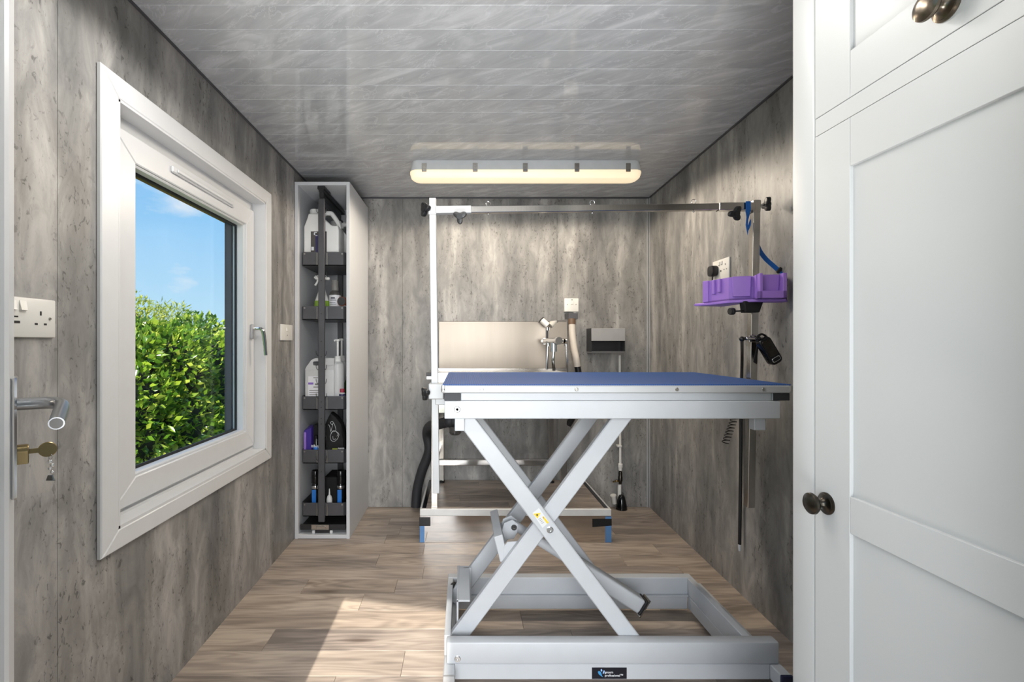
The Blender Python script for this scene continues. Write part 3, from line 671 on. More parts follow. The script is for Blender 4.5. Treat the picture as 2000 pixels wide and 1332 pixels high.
# --- bottom basket
z0 = bz(4)
def lbottle(label, px, y, h=.165):
    x = (px - CX) * y / F
    o = thing('blue_label_bottle', label, 'bottle', (x, y, z0), 'black bottles with blue labels in the bottom basket')
    r = .0205
    obj('body', B().lathe([(r * .95, 0), (r, .003), (r, .150), (r * .8, .160), (r * .8, .163)], (x, y, z0), n=22), M['blackg'], o)
    obj('cap', B().lathe([(r * 1.02, .163), (r * 1.05, .165), (r * 1.03, .228), (r * .9, .234), (.001, .235)], (x, y, z0), n=22), M['blackg'], o)
    obj('label', B().box((x - .013, y - r - .0014, z0 + .055), (x + .010, y - r - .0002, z0 + .130), .0003), M['blue'], o, 'blue label strip')
    obj('band', B().lathe([(r + .0004, .134), (r + .001, .135), (r + .001, .150), (r + .0004, .151)], (x, y, z0), n=22, cap=False), M['chrome'], o, 'silver band')
    return o
lbottle('black bottle with blue label left of the post in the bottom basket', 616, 2.665)
lbottle('black bottle with blue label at the right side of the bottom basket', 665.5, 2.665)
bc = obj('black_caddy_box', B().hexa([(-.782, 2.70, z0), (-.705, 2.70, z0), (-.705, 2.86, z0), (-.782, 2.86, z0), (-.790, 2.70, .300), (-.700, 2.70, .300), (-.700, 2.86, .300), (-.790, 2.86, .300)], .003), M['blackm']); tag(bc, 'plain black box between the two blue labelled bottles', 'box')
nz = obj('nozzle_bottle', B().lathe([(.015, 0), (.0165, .003), (.016, .075), (.012, .090), (.005, .098), (.0025, .132), (.0005, .133)], (-.748, 2.66, z0), n=18), M['jug']); tag(nz, 'small white bottle with pointed nozzle just right of the cabinet post', 'bottle')

# ================================================================== wall plates and sockets
def plate_left(name, label, cat, y0, y1, z0, z1): 
    o = thing(name, label, cat, (XL, (y0 + y1) / 2, (z0 + z1) / 2))
    obj('face_plate', B().box((XL, y0, z0), (XL + .008, y1, z1), .003, seg=2), M['plate'], o); return o
s1 = plate_left('double_socket', 'white double socket with switches and charging ports beside the open door', 'socket', .914, 1.060, 1.0715, 1.1545)
for y in (.957, .980): obj('rocker_switch', B().hexa([(XL + .008, y - .008, 1.127), (XL + .008, y + .008, 1.127), (XL + .008, y + .008, 1.148), (XL + .008, y - .008, 1.148), (XL + .013, y - .007, 1.128), (XL + .013, y + .007, 1.128), (XL + .009, y + .007, 1.147), (XL + .009, y - .007, 1.147)]), M['plate'], s1)
for oy in (1.022,):
    sl = B().box((XL + .0078, oy - .002, 1.119), (XL + .0084, oy + .002, 1.128)).box((XL + .0078, oy - .0145, 1.0985), (XL + .0084, oy - .0075, 1.1025)).box((XL + .0078, oy + .0075, 1.0985), (XL + .0084, oy + .0145, 1.1025))
    obj('pin_slots', sl, M['dark'], s1)
obj('charging_port', B().box((XL + .0078, .958, 1.1125), (XL + .0084, .970, 1.1155)), M['dark'], s1); obj('charging_port', B().box((XL + .0078, .955, 1.1005), (XL + .0084, .974, 1.1055)), M['dark'], s1)
screw(s1, (XL + .008, 1.044, 1.113), (1, 0, 0), .003)
s2 = plate_left('wall_switch', 'white switch plate on the left wall between window and tall cabinet', 'switch', 2.372, 2.530, 1.073, 1.155)
obj('rocker_switch', B().hexa([(XL + .008, 2.442, 1.121), (XL + .008, 2.458, 1.121), (XL + .008, 2.458, 1.141), (XL + .008, 2.442, 1.141), (XL + .012, 2.443, 1.122), (XL + .012, 2.457, 1.122), (XL + .009, 2.457, 1.140), (XL + .009, 2.443, 1.140)]), M['plate'], s2)
screw(s2, (XL + .008, 2.45, 1.100), (1, 0, 0), .003)

# right wall socket with plug (built in the wall's own frame)
yc = 2.163; ang = math.atan(.029)
rm = Matrix.Translation((XR(yc), yc, 1.395)) @ Matrix.Rotation(-ang, 4, 'Z')     # local -x = into room
s3 = thing('double_socket', 'white double socket on the right wall with a black plug in it', 'socket', (XR(yc), yc, 1.395))
obj('face_plate', B().box((-.008, -.073, -.048), (0, .073, .045), .003, rm, 2), M['plate'], s3)
for y in (.010, -.012): obj('rocker_switch', B().box((-.012, y - .007, .018), (-.008, y + .007, .036), .002, rm), M['plate'], s3)
obj('pin_slots', B().box((-.0085, -.044, .012), (-.0078, -.040, .021), 0, rm).box((-.0085, -.056, -.008), (-.0078, -.050, -.004), 0, rm).box((-.0085, -.035, -.008), (-.0078, -.029, -.004), 0, rm).box((-.0085, -.008, -.012), (-.0078, .000, -.004), 0, rm), M['dark'], s3)
pg = thing('mains_plug', 'black three pin plug pushed into the right wall socket', 'plug', (XR(yc) - .02, 2.20, 1.39))
obj('plug_body', B().prism(rrect(-.026, .026, -.026, .022, .016, 5), -.036, -.0085, 'x', .004, 2, rm @ Matrix.Translation((0, .042, .0))), M['black'], pg)
obj('plug_cable', B().tube(smooth([rm @ Vector((-.022, .042, -.024)), rm @ Vector((-.023, .042, -.05)), rm @ Vector((-.020, .040, -.10)), rm @ Vector((-.012, .03, -.15))]), .004, 8), M['black'], pg)

# fused spur on the back wall
sp = thing('fused_spur', 'small white switched box high on the back wall above the bath', 'switch', (.694, YB, 1.305))
a = P(1102.5, 608.5, 3.04); b_ = P(1130, 582.5, 3.04)
obj('pattress_box', B().box((a.x + .002, 3.048, a.z - .002), (b_.x - .002, YB, b_.z - .002), .003), M['plate'], sp)
obj('face_plate', B().box((a.x, 3.040, a.z), (b_.x, 3.0485, b_.z), .002, seg=2), M['plate'], sp)
obj('rocker_switch', B().box((a.x + .040, 3.035, b_.z - .040), (a.x + .056, 3.0405, b_.z - .016), .002), M['plate'], sp)
obj('indicator', B().box((a.x + .044, 3.0385, b_.z - .012), (a.x + .052, 3.0405, b_.z - .008), .0005), M['dark'], sp)
for dx in (.018, .074): screw(sp, (a.x + dx, 3.040, b_.z - .040), (0, -1, 0), .003)
gx = b_.x - .020
obj('cable_gland', B().lathe([(.011, 0), (.013, .004), (.013, .020), (.009, .024), (.009, .040)], (gx, 3.064, a.z), (0, 0, -1), 14), M['plate'], sp)

# towel dispenser
ds = thing('paper_dispenser', 'small grey wall box with a black open slot, mounted right of the bath', 'dispenser', (1.0 - .06, YB, 1.08))
a = P(1155, 690, 2.96); b_ = P(1221, 641, 2.96)
zm = P(0, 666, 2.96).z
obj('housing', B().box((a.x, 2.962, a.z + .010), (a.x + .006, YB - .001, b_.z)).box((b_.x - .006, 2.962, a.z + .010), (b_.x, YB - .001, b_.z)).box((a.x, 2.962, b_.z - .006), (b_.x, YB - .001, b_.z)).box((a.x, 3.03, a.z + .01), (b_.x, YB - .001, b_.z)), M['black'], ds)
obj('front_cover', B().box((a.x, 2.956, zm), (b_.x, 2.963, b_.z), .002), M['grey'], ds)
obj('bottom_lip', B().hexa([(a.x + .004, 2.975, a.z), (b_.x - .010, 2.975, a.z), (b_.x - .010, YB - .001, a.z), (a.x + .004, YB - .001, a.z), (a.x, 2.956, a.z + .012), (b_.x, 2.956, a.z + .012), (b_.x, YB - .001, a.z + .012), (a.x, YB - .001, a.z + .012)]), M['alu'], ds)

# white water pipe with stopcock
wpz = thing('water_pipe', 'thin white pipe with stopcock running down the back wall right of the bath', 'pipe', (1.0, 3.06, 0))
yy = 3.055
def px_(px): return (px - CX) * yy / F
def pz_(py): return CAMZ - (py - CY) * yy / F
obj('upper_pipe', B().cyl((px_(1210), yy, pz_(694)), (px_(1211.5), yy, pz_(906)), .0078, 14), M['plate'], wpz)
obj('pipe_clip', B().box((px_(1205), yy - .010, pz_(873)), (px_(1214), YB, pz_(869)), .002), M['plate'], wpz)
obj('coupling', B().lathe([(.012, 0), (.015, .003), (.016, .022), (.013, .028), (.0125, .032), (.012, .045)], (px_(1211.5), yy, pz_(905)), (0, 0, -1), 14), M['plate'], wpz)
vb = B().lathe([(.010, 0), (.012, .01), (.011, .028), (.014, .034), (.014, .060), (.010, .064), (.009, .078)], (px_(1211.5), yy, pz_(921)), (0, 0, -1), 14)
vv = obj('stopcock', vb, M['bronzed'], wpz)
obj('valve_handle', B().cyl((px_(1209), yy - .004, pz_(940)), (px_(1196), yy - .01, pz_(940)), .005).sphere((px_(1204), yy - .008, pz_(939)), .011, (1.3, .8, .7)), M['brass'], vv)
obj('lower_pipe', B().cyl((px_(1210), yy, pz_(946)), (px_(1209.5), yy, .02), .0118, 14), M['plate'], wpz)
obj('pipe_wrap', B().lathe([(.020, .0), (.036, .002), (.034, .02), (.028, .05), (.020, .082), (.013, .092)], (px_(1212), 3.035, 0), n=12), M['blackg'], wpz)
obj('pipe_stub', B().cyl((px_(1199), 3.045, .035), (px_(1196), 3.035, .085), .014).cyl((px_(1196), 3.035, .085), (px_(1195.5), 3.034, .092), .019), M['plate'], wpz, 'short white capped stub')

# ================================================================== PLATFORM under the bath
pfm = thing('bath_platform', 'low wood topped platform with white edge under the dog bath', 'platform', (.28, 2.8, 0))
px0, px1, py0, py1, pt = -.231, .786, 2.53, 3.072, .177
obj('platform_core', B().box((px0 + .003, py0 + .003, .0005), (px1 - .003, py1, pt - .012)), M['anthd'], pfm)
obj('front_panel', B().box((px0 + .002, py0, .001), (px1 - .002, py0 + .003, pt - .036), 0), M['mirror'], pfm, 'mirror polished steel front')
obj('edge_nosing', B().box((px0, py0 - .002, pt - .036), (px1, py0 + .016, pt + .001), .003), M['nosing'], pfm)
for xa in (px0, px1 - .010): obj('edge_nosing', B().box((xa, py0 + .016, pt - .036), (xa + .010, py1, pt + .001), .002), M['nosing'], pfm)
for xa in (px0 + .010, px1 - .030): obj('edge_seal', B().box((xa, py0 + .018, pt - .012), (xa + .020, py1, pt - .001)), M['blackg'], pfm)
ys = [py0 + .016, 2.655, 2.78, 2.905, 3.03, py1]
jn = [.25, -.02, .42, .1, .5]
for i in range(5):
    for a, b_ in ((px0 + .031, jn[i]), (jn[i], px1 - .031)):
        obj('plank', B().box((a + .0004, ys[i] + .0004, pt - .010), (b_ - .0004, ys[i + 1] - .0004, pt - .001), .0009), M['wood'], pfm)
obj('film_strip', B().box((px0 - .0005, py0 - .0012, .001), (px0 + .024, py0 - .0002, pt - .066), 0), M['film'], pfm, 'leftover blue film on left corner')
obj('film_strip', B().box((px1 - .032, py0 - .0012, .001), (px1 + .001, py0 - .0002, pt - .038), 0), M['film'], pfm, 'leftover blue film on right corner')
obj('tape', B().box((px0 - .003, py0 - .004, pt - .088), (px0 + .056, py0 - .0013, pt - .042), .001), M['blackg'], pfm, 'glossy black tape')
obj('tape', B().hexa([(px1 - .100, py0 - .0035, pt - .094), (px1 + .001, py0 - .0035, pt - .086), (px1 + .001, py0 - .0013, pt - .086), (px1 - .100, py0 - .0013, pt - .094),
                      (px1 - .100, py0 - .0035, pt - .052), (px1 + .001, py0 - .0035, pt - .050), (px1 + .001, py0 - .0013, pt - .050), (px1 - .100, py0 - .0013, pt - .052)]), M['blackm'], pfm, 'matt black tape')

# ================================================================== DOG BATH
bth = thing('dog_bath', 'stainless steel dog bath with splashback on legs against the back wall', 'bath', (.19, 2.78, pt))
bx0, bx1, by0, by1 = -.195, .575, 2.50 + .04, 3.045
tub = B()
def rect(x0, x1, y0, y1, z): return [(x0, y0, z), (x1, y0, z), (x1, y1, z), (x0, y1, z)]
tub.ring([rect(bx0, bx1, by0, by1, .868), rect(bx0, bx1, by0, by1, .900), rect(bx0 + .03, bx1 - .03, by0 + .03, by1 - .03, .900), rect(bx0 + .035, bx1 - .035, by0 + .035, by1 - .035, .69), rect(bx0 + .03, bx1 - .03, by0 + .03, by1 - .03, .685), rect(bx0 + .028, bx1 - .028, by0 + .028, by1 - .028, .868)], cap=False)
tub.box((bx0 + .03, by0 + .03, .684), (bx1 - .03, by1 - .03, .690))
obj('tub', tub, M['inox'], bth)
sx0 = P(857, 0, 3.04).x; sx1 = .533
obj('splashback', B().box((sx0, 3.040, .900), (sx1, 3.046, 1.197), .0015), M['inox_s'], bth)
obj('corner_seam', B().box((sx1 - .006, 3.030, .900), (sx1 + .001, 3.040, 1.197), .002), M['anth'], bth)
obj('side_splash', B().hexa([(sx1, 3.044, .900), (.566, 2.60, .900), (.572, 2.60, .900), (sx1 + .006, 3.044, .900), (sx1, 3.044, 1.197), (.566, 2.60, 1.19), (.572, 2.60, 1.19), (sx1 + .006, 3.044, 1.197)]), M['mirror'], bth)
for x, y in ((-.155, 2.555), (.536, 2.555), (-.14, 3.02), (.555, 3.02)):
    lg = obj('leg', B().box((x - .0165, y - .015, pt + .010), (x + .0165, y + .015, .868), .002), M['inox'], bth)
    if y > 2.6: obj('foot', B().lathe([(.022, 0), (.022, .012), (.016, .016), (.010, .022)], (x, y, pt), n=14), M['black'], lg)
    else: obj('foot', B().box((x - .0165, y - .015, pt), (x + .0165, y + .015, pt + .012), .001), M['inox'], lg)
for y in (2.568,):
    obj('crossbar', B().box((-.1385, y - .012, .402), (.5195, y + .012, .434), .003), M['mirror'], bth)
obj('crossbar', B().box((-.165, 2.572, .36), (-.145, 3.005, .39), .003), M['inox'], bth)
tp = B().sphere((-.075, 2.60, .633), .034).cyl((-.075, 2.60, .633), (-.035, 2.60, .633), .030)
obj('waste_fitting', tp, M['rub'], bth); obj('waste_neck', B().cyl((-.045, 2.60, .64), (-.045, 2.60, .684), .022), M['rub'], bth)
obj('waste_trap', B().lathe([(.033, .0), (.034, -.02), (.033, -.035), (.024, -.046), (.001, -.048)], (-.045, 2.60, .606), n=20), M['clear'], bth)
obj('rim_tape', B().box((-.198, by0 - .002, .881), (-.170, by0 + .035, .902), .001), M['black'], bth)
# mixer on the side splash
mz = 1.06 - (666 - 670) * 2.75 / F
mx0 = .502
mxr = thing('shower_mixer', 'chrome bar shower mixer on the side panel of the dog bath', 'mixer', (.51, 2.75, mz))
obj('mixer_bar', B().cyl((mx0 + .012, 2.60, mz), (mx0 + .0, 2.94, mz), .017, 20), M['chrome'], mxr)
for y in (2.66, 2.88): obj('inlet', B().cyl((mx0 + .01, y, mz), (.556 - (y - 2.66) * .07, y, mz), .013, 16), M['chrome'], mxr)
obj('control_knob', B().cyl((mx0 + .014, 2.565, mz), (mx0 + .012, 2.605, mz), .0205, 20), M['chrome'], mxr); obj('control_knob', B().cyl((mx0, 2.94, mz), (mx0 - .001, 2.975, mz), .019, 20), M['chrome'], mxr)
obj('riser', B().cyl((mx0 - .006, 2.80, mz), (mx0 - .012, 2.80, .905), .006, 12).cyl((mx0 - .004, 2.80, mz - .03), (mx0 - .005, 2.80, mz), .010, 12), M['chrome'], mxr)
obj('outlet', B().cyl((mx0 + .006, 2.68, mz - .06), (mx0 + .006, 2.68, mz - .01), .020, 18), M['chrome'], mxr)
hs = obj('shower_hose', B().tube(smooth([(mx0 + .006, 2.68, mz - .06), (mx0 + .003, 2.68, mz - .11), (mx0 + .010, 2.69, .905)]), .009, 12), M['chrome']); tag(hs, 'chrome shower hose dropping from the mixer into the bath', 'hose')
sh = thing('hand_shower', 'white and grey hand shower head clipped on top of the splashback', 'shower head', (.50, 3.0, 1.20))
a = P(1058, 625, 3.0); b_ = P(1070, 636, 2.99)
obj('head', B().cyl(a, b_, .019, 20), M['plate'], sh); obj('head_face', B().lathe([(.022, 0), (.023, .003), (.020, .006)], a, a - b_, 20), M['anthd'], sh)
obj('holder', B().tube([b_, P(1074, 641, 3.02)], .008, 8).box((.528, 3.008, 1.14), (.5325, 3.040, 1.185), .001), M['chrome'], sh)
bh = thing('dryer_hose', 'curved beige hose with brown collar hanging right of the bath mixer', 'hose', (.70, 2.9, .9))
hp = [P(1117, 632, 2.95), P(1118, 655, 2.94), P(1121, 680, 2.92), P(1125, 700, 2.90), P(1127, 716, 2.90)]
obj('hose_body', B().tube(smooth(hp), .021, 16), M['beige'], bh)
obj('collar', B().cyl(P(1117, 623, 2.955), P(1117, 634, 2.95), .0225, 16), M['brown'], bh)
obj('hose_end', B().tube(smooth([P(1127, 713, 2.90), P(1129, 722, 2.90), P(1130, 740, 2.90), P(1124, 800, 2.90), P(1110, 830, 2.92)]), .019, 14), M['black'], bh)
obj('wall_bracket', B().box((P(1108, 0, 3.0).x, 2.965, P(0, 624, 3.0).z), (P(1126, 0, 3.0).x, YB, P(0, 612, 3.0).z), .002), M['anth'], bh)
# drain hose
dh = obj('drain_hose', B().tube(smooth([(-.085, 2.62, .628), (-.14, 2.70, .60), (-.20, 2.86, .56), (-.225, 2.95, .50), P(838, 880, 2.96), P(824, 920, 2.98), P(815, 955, 3.0), (P(812, 0, 3.0).x, 3.0, .028)]), .030, 16), M['rub']); tag(dh, 'thick dark grey drain hose curving down left of the dog bath', 'hose')

# ================================================================== GROOMING TABLE
gt = thing('grooming_table', 'white scissor lift grooming table with blue ribbed top', 'grooming table', (.48, 1.79, 0))
tx0, tx1, ty0, ty1 = -.068, 1.025, 1.480, 2.110
obj('tabletop', B().box((tx0, ty0, .904), (tx1, ty1, .928), .003), M['alu'], gt, 'board with aluminium edge')
obj('rubber_mat', B().box((tx0 + .003, ty0 + .004, .9275), (tx1 - .003, ty1 - .003, .931), .001), M['mat'], gt, 'ribbed blue rubber surface')
for px in (941, 1126, 1322, 1491): screw(gt, ((px - CX) * ty0 / F, ty0, .916), (0, -1, 0), .0058)
for x in (tx0 - .001, tx1 - .011): obj('corner_guard', B().box((x, ty0 - .001, .907), (x + .012, ty0 + .012, .9285), .003, seg=2), M['chrome'], gt)
W_ = M['steel_w']
for xa in (tx0 + .008, tx1 - .060):
    obj('side_rail', B().box((xa, ty0 + .006, .880), (xa + .052, ty1 - .006, .904), .002), W_, gt)
    obj('end_cap', B().box((xa, ty0 + .0035, .8805), (xa + .052, ty0 + .006, .9035), .001), M['rub'], gt, 'dark plastic end cap')
for ya in (ty0 + .010, ty1 - .045): obj('cross_rail', B().box((tx0 + .060, ya, .880), (tx1 - .060, ya + .035, .904), .0015), W_, gt)
for ya in (ty0 + .004, 1.880): obj('apron', B().box((-.059, ya, .824), (.988, ya + .012, .8795), .002).box((-.059, ya, .8675), (.988, ya + .05, .8795), .001).box((-.059, ya, .824), (.988, ya + .04, .828), .001) if False else B().box((-.059, ya, .824), (.988, ya + .010, .8795), .002).box((-.059, ya + .01, .870), (.988, ya + .045, .8795), .001), W_, gt)
for xa in (-.059, .976): obj('apron_end', B().box((xa, ty0 + .015, .826), (xa + .012, 1.89, .8795), .002), W_, gt)
obj('roller_block', B().box((.917, 1.500, .785), (.953, 1.530, .826), .002), W_, gt); obj('pivot_block', B().box((-.027, 1.487, .785), (.004, 1.517, .826), .002), W_, gt)
def leg(name, pa, pb, yref, y0, y1, w=.053): return obj(name, B().beam(P(pa[0], pa[1], yref), P(pb[0], pb[1], yref), w, y0, y1, .003), W_, gt)
yA = 1.500
leg('scissor_leg', (901, 808), (1254, 1276), yA, 1.500, 1.525)
def Sz(p, k=.834):   # same leg on the rear pair: same x,z in the world
    return p
pB0, pB1 = P(880, 1277, yA), P(1231, 806, yA)
pA0, pA1 = P(901, 808, yA), P(1254, 1276, yA)
obj('scissor_leg', B().beam(pB0, pB1, .053, 1.528, 1.553, .003), W_, gt)
obj('scissor_leg', B().beam(pB0, pB1, .053, 1.797, 1.822, .003), W_, gt)
obj('scissor_leg', B().beam(pA0, pA1, .053, 1.825, 1.850, .003), W_, gt)
def bolt(px, py, y, r=.0095, length=.006):
    p = P(px, py, y); b_ = B().lathe([(r * 1.15, 0), (r * 1.15, .0015), (r, .002), (r * .95, length), (r * .5, length), (r * .45, length - .003), (.0, length - .003)], p, (0, -1, 0), 20)
    return obj('pivot_bolt', b_, M['chrome'], gt)
bolt(1074, 1034.5, 1.500); bolt(893, 799.5, 1.484, .0085, .003); bolt(893.5, 1286.5, 1.460, .0085, .004)
pv = P(1068, 1027, 1.52); obj('pivot_pin', B().cyl((pv.x, 1.522, pv.z), (pv.x, 1.83, pv.z), .008), M['chrome'], gt)
# warning sticker on the front leg
def qpoly(pp, y, t_): return B().prism([(P(a, b, y).x, P(a, b, y).z) for a, b in pp], y - t_, y, 'y')
stk = obj('warning_sticker', qpoly([(1052.7, 992), (1072, 1020), (1059.5, 1031), (1040, 1002)], 1.4999, .0005), M['jug2'], gt, 'warning sticker')
obj('warning_triangle', qpoly([(1041.5, 1003.4), (1056, 1001.5), (1049.8, 1012.7)], 1.4994, .0004), M['yellow'], stk)
obj('warning_bar', qpoly([(1058.5, 1009.5), (1062, 1008.3), (1072, 1020.5), (1068.6, 1023)], 1.4994, .0004), M['yellow'], stk)
obj('warning_print', qpoly([(1046.5, 1004.8), (1051.5, 1004.2), (1049.4, 1008.6)], 1.4990, .0004), M['dark'], stk)
pq = qpoly([(1060, 1010), (1061.4, 1009.5), (1063, 1012), (1061.6, 1012.8)], 1.4990, .0004)
for k in range(4): pq.prism([(P(a, b, 1.499).x, P(a, b, 1.499).z) for a, b in ((1051.5 + 2.1 * k, 1014.5 + 2.6 * k), (1056 + 2.1 * k, 1011.5 + 2.6 * k), (1056.5 + 2.1 * k, 1012.2 + 2.6 * k), (1052 + 2.1 * k, 1015.2 + 2.6 * k))], 1.4990, 1.4994, 'y')
obj('warning_text', pq, M['cap'], stk)
# actuator bracket between the two B legs
cbp = B().hexa([(.120, 1.555, .345), (.150, 1.555, .335), (.150, 1.797, .335), (.120, 1.797, .345), (.100, 1.555, .425), (.128, 1.555, .4345), (.128, 1.797, .4345), (.100, 1.797, .425)], .002)
obj('lift_bracket', cbp, W_, gt)
gs = [P(984, 1068, 1.553), P(991, 1059, 1.553), P(1022, 1057, 1.553), P(1050, 1050, 1.553), P(1040, 1075, 1.553), P(988, 1110, 1.553), P(982, 1105, 1.553)]
obj('gusset_plate', B().prism([(p.x, p.z) for p in gs], 1.5535, 1.559, 'y', .001), W_, gt)
for yq in (1.650, 1.690):
    cl = [P(980, 1034, 1.66), P(984, 1020, 1.66), P(1000, 1013, 1.66), P(1012, 1022, 1.66), P(1010, 1038, 1.66), P(1003, 1050, 1.66), P(986, 1052, 1.66)]
    obj('clevis_plate', B().prism([(p.x, p.z) for p in cl], yq, yq + .005, 'y', .001), W_, gt)
p0 = P(1003, 1027, 1.66); bolt_ = B().lathe([(.010, 0), (.010, .006), (.005, .006), (.004, .003), (0, .003)], (p0.x, 1.650, p0.z), (0, -1, 0), 18); obj('pivot_bolt', bolt_, M['chrome'], gt)
pe = P(1246, 1176, 1.70)
p0c = Vector((p0.x, 1.6725, p0.z)); pm = p0c.lerp(Vector((pe.x, 1.69, pe.z)), .55); pend = Vector((pe.x, 1.69, pe.z))
obj('actuator_rod', B().cyl(p0c, pm, .0165, 20), W_, gt)
d_ = (pend - pm).normalized(); q_ = d_.to_track_quat('Z', 'Y').to_matrix().to_4x4(); L_ = (pend - p0c.lerp(pend, .50)).length
mt_ = Matrix.Translation(p0c.lerp(pend, .50)) @ q_
obj('actuator_tube', B().box((-.030, -.026, 0), (.030, .026, L_), .008, mt_, 3), W_, gt)
obj('actuator_cap', B().box((-.031, -.027, L_), (.031, .027, L_ + .010), .003, mt_), M['black'], gt)
obj('actuator_mount', B().box((-.024, -.035, L_ + .010), (.024, .035, L_ + .018), .002, mt_), M['inox'], gt)
# base
obj('base_rail', B().box((-.0525, 1.460, .074), (.970, 1.498, .1416), .006, seg=2), W_, gt)
obj('base_rail', B().box((-.027, 1.463, .026), (.942, 1.496, .0735), .0015), W_, gt)
obj('base_rail', B().box((-.060, 1.864, .0745), (.900, 1.900, .1416), .0025), W_, gt)
obj('base_rail', B().box((-.027, 1.858, .022), (.875, 1.898, .0735), .0015), W_, gt)
obj('base_channel', B().box((-.02, 1.850, .0735), (.875, 1.864, .0785), .001), W_, gt)
obj('base_side', B().box((.876, 1.498, .076), (.900, 1.864, .1405), .0015), W_, gt); obj('base_side', B().box((.8755, 1.496, .026), (.902, 1.858, .0745), .0015), W_, gt)
obj('base_side', B().box((-.060, 1.498, .076), (-.040, 1.864, .1405), .0015), W_, gt)
for xa, mm in ((-.060, 'grey'), (.9425, 'navyd')):
    obj('base_foot', B().box((xa, 1.415, .026), (xa + .034, 1.96, .0735), .003) , W_, gt)
    obj('foot_cap', B().box((xa - .0008, 1.405, .024), (xa + .0348, 1.418, .0745), .004, seg=2), M[mm], gt, 'dark blue plastic end cap' if mm == 'navyd' else 'grey plastic end cap')
    for yq in (1.43, 1.94): obj('rubber_foot', B().lathe([(.018, 0), (.018, .018), (.008, .020), (.008, .0262)], (xa + .017, yq, 0), n=16), M['rub'], gt)
obj('link_plate', B().box((-.022, 1.556, .095), (-.016, 1.797, .222), .001).box((-.022, 1.556, .214), (.022, 1.797, .220), .001).box((.000, 1.778, .09), (.03, 1.784, .22), .001), W_, gt)
obj('cable_grommet', B().lathe([(.016, 0), (.018, .004), (.012, .010), (.002, .012)], (-.039, 1.82, .128), (.5, -.8, .2), 14), M['black'], gt)
bd = obj('maker_badge', B().box((P(1156, 0, 1.463).x, 1.4622, P(0, 1325.5, 1.463).z), (P(1224, 0, 1.463).x, 1.4631, P(0, 1303.5, 1.463).z)), M['dark'], gt, 'dark badge with blue drops and white lettering')
bd.data.materials[0] = mat('badge_navy', (8, 10, 24), .35)
yb_ = 1.4620
def drop(pp): return B().prism([(p.x, p.z) for p in smooth([Vector((P(1150 + a / 18.18, 1290 + b / 18.18, yb_).x, 0, P(0, 1290 + b / 18.18, yb_).z)) for a, b in pp], 4)[:-1]], yb_ - .0005, yb_, 'y')
obj('badge_drop', drop([(318, 400), (360, 372), (420, 400), (450, 470), (470, 540), (495, 580), (430, 545), (350, 480), (318, 400)]), M['logo1'], bd)
obj('badge_drop', drop([(420, 330), (440, 300), (470, 320), (475, 360), (460, 388), (430, 370), (420, 330)]), M['logo2'], bd)
obj('badge_drop', drop([(535, 345), (560, 370), (550, 420), (510, 475), (498, 450), (510, 400), (535, 345)]), M['logo2'], bd)
def text(s_, name, loc, size, m, parent, ext=.0003, rot=(R(90), 0, 0)):
    cu = bpy.data.curves.new('t', 'FONT'); cu.body = s_; cu.size = size; cu.extrude = ext; cu.resolution_u = 2
    to = bpy.data.objects.new('t', cu); C.objects.link(to); dg = bpy.context.evaluated_depsgraph_get(); dg.update()
    me = bpy.data.meshes.new_from_object(to.evaluated_get(dg)); bpy.data.objects.remove(to)
    me.transform(Matrix.Translation(loc) @ Matrix.Rotation(rot[0], 4, 'X')); me.materials.clear(); me.materials.append(M[m])
    o = bpy.data.objects.new(name, me); C.objects.link(o); o.parent = parent; return o
WM[bd.name] = Matrix.Identity(4)
for s_, py in (('groom', 1315.0), ('professional\u2122', 1321.2)):
    p = P(1181, py, yb_); text(s_, 'badge_text', (p.x, yb_ - .0001, p.z), .0098, 'white', bd)
    
# ================================================================== GROOMING ARM
arm = thing('grooming_gantry', 'square tube overhead gantry clamped across both ends of the grooming table', 'gantry', (-.111, 1.72, .5))
YLP, YRP = 1.72, 1.75
lt, lbm = P(845, 388, YLP), P(852, 962, YLP)
def slant(p0, p1, h, name, m='inox', parent=None):
    p0 = Vector(p0); p1 = Vector(p1); hx = Vector((h, 0, 0)); hy = Vector((0, h, 0))
    return obj(name, B().hexa([p0 - hx - hy, p0 + hx - hy, p0 + hx + hy, p0 - hx + hy, p1 - hx - hy, p1 + hx - hy, p1 + hx + hy, p1 - hx + hy], .0015), M[m], parent or arm)
slant(lbm, lt, .0122, 'post', 'alu')
rt_, rb_ = P(1475, 392, YRP), P(1463.5, 990, YRP)
slant(rb_, rt_, .0130, 'post')
hl = P(851, 411, YLP - .004); hr = P(1472, 404, YRP - .004)
def hbar(p0, p1, h, name, m='inox'):
    p0 = Vector(p0); p1 = Vector(p1); vy = Vector((0, h, 0)); vz = Vector((0, 0, h))
    return obj(name, B().hexa([p0 - vy - vz, p0 + vy - vz, p0 + vy + vz, p0 - vy + vz, p1 - vy - vz, p1 + vy - vz, p1 + vy + vz, p1 - vy + vz], .0015), M[m], arm)
hbar(hl, hl.lerp(hr, .09 + .02), .0132, 'sleeve', 'alu'); hbar(hl.lerp(hr, .09), hl.lerp(hr, .89), .0115, 'crossbar'); hbar(hl.lerp(hr, .885), hr, .0135, 'sleeve')
slant(P(845, 421, YLP), P(845, 402, YLP), .0145, 'collar', 'alu'); slant(P(1473, 416, YRP), P(1474, 393, YRP), .0150, 'collar')
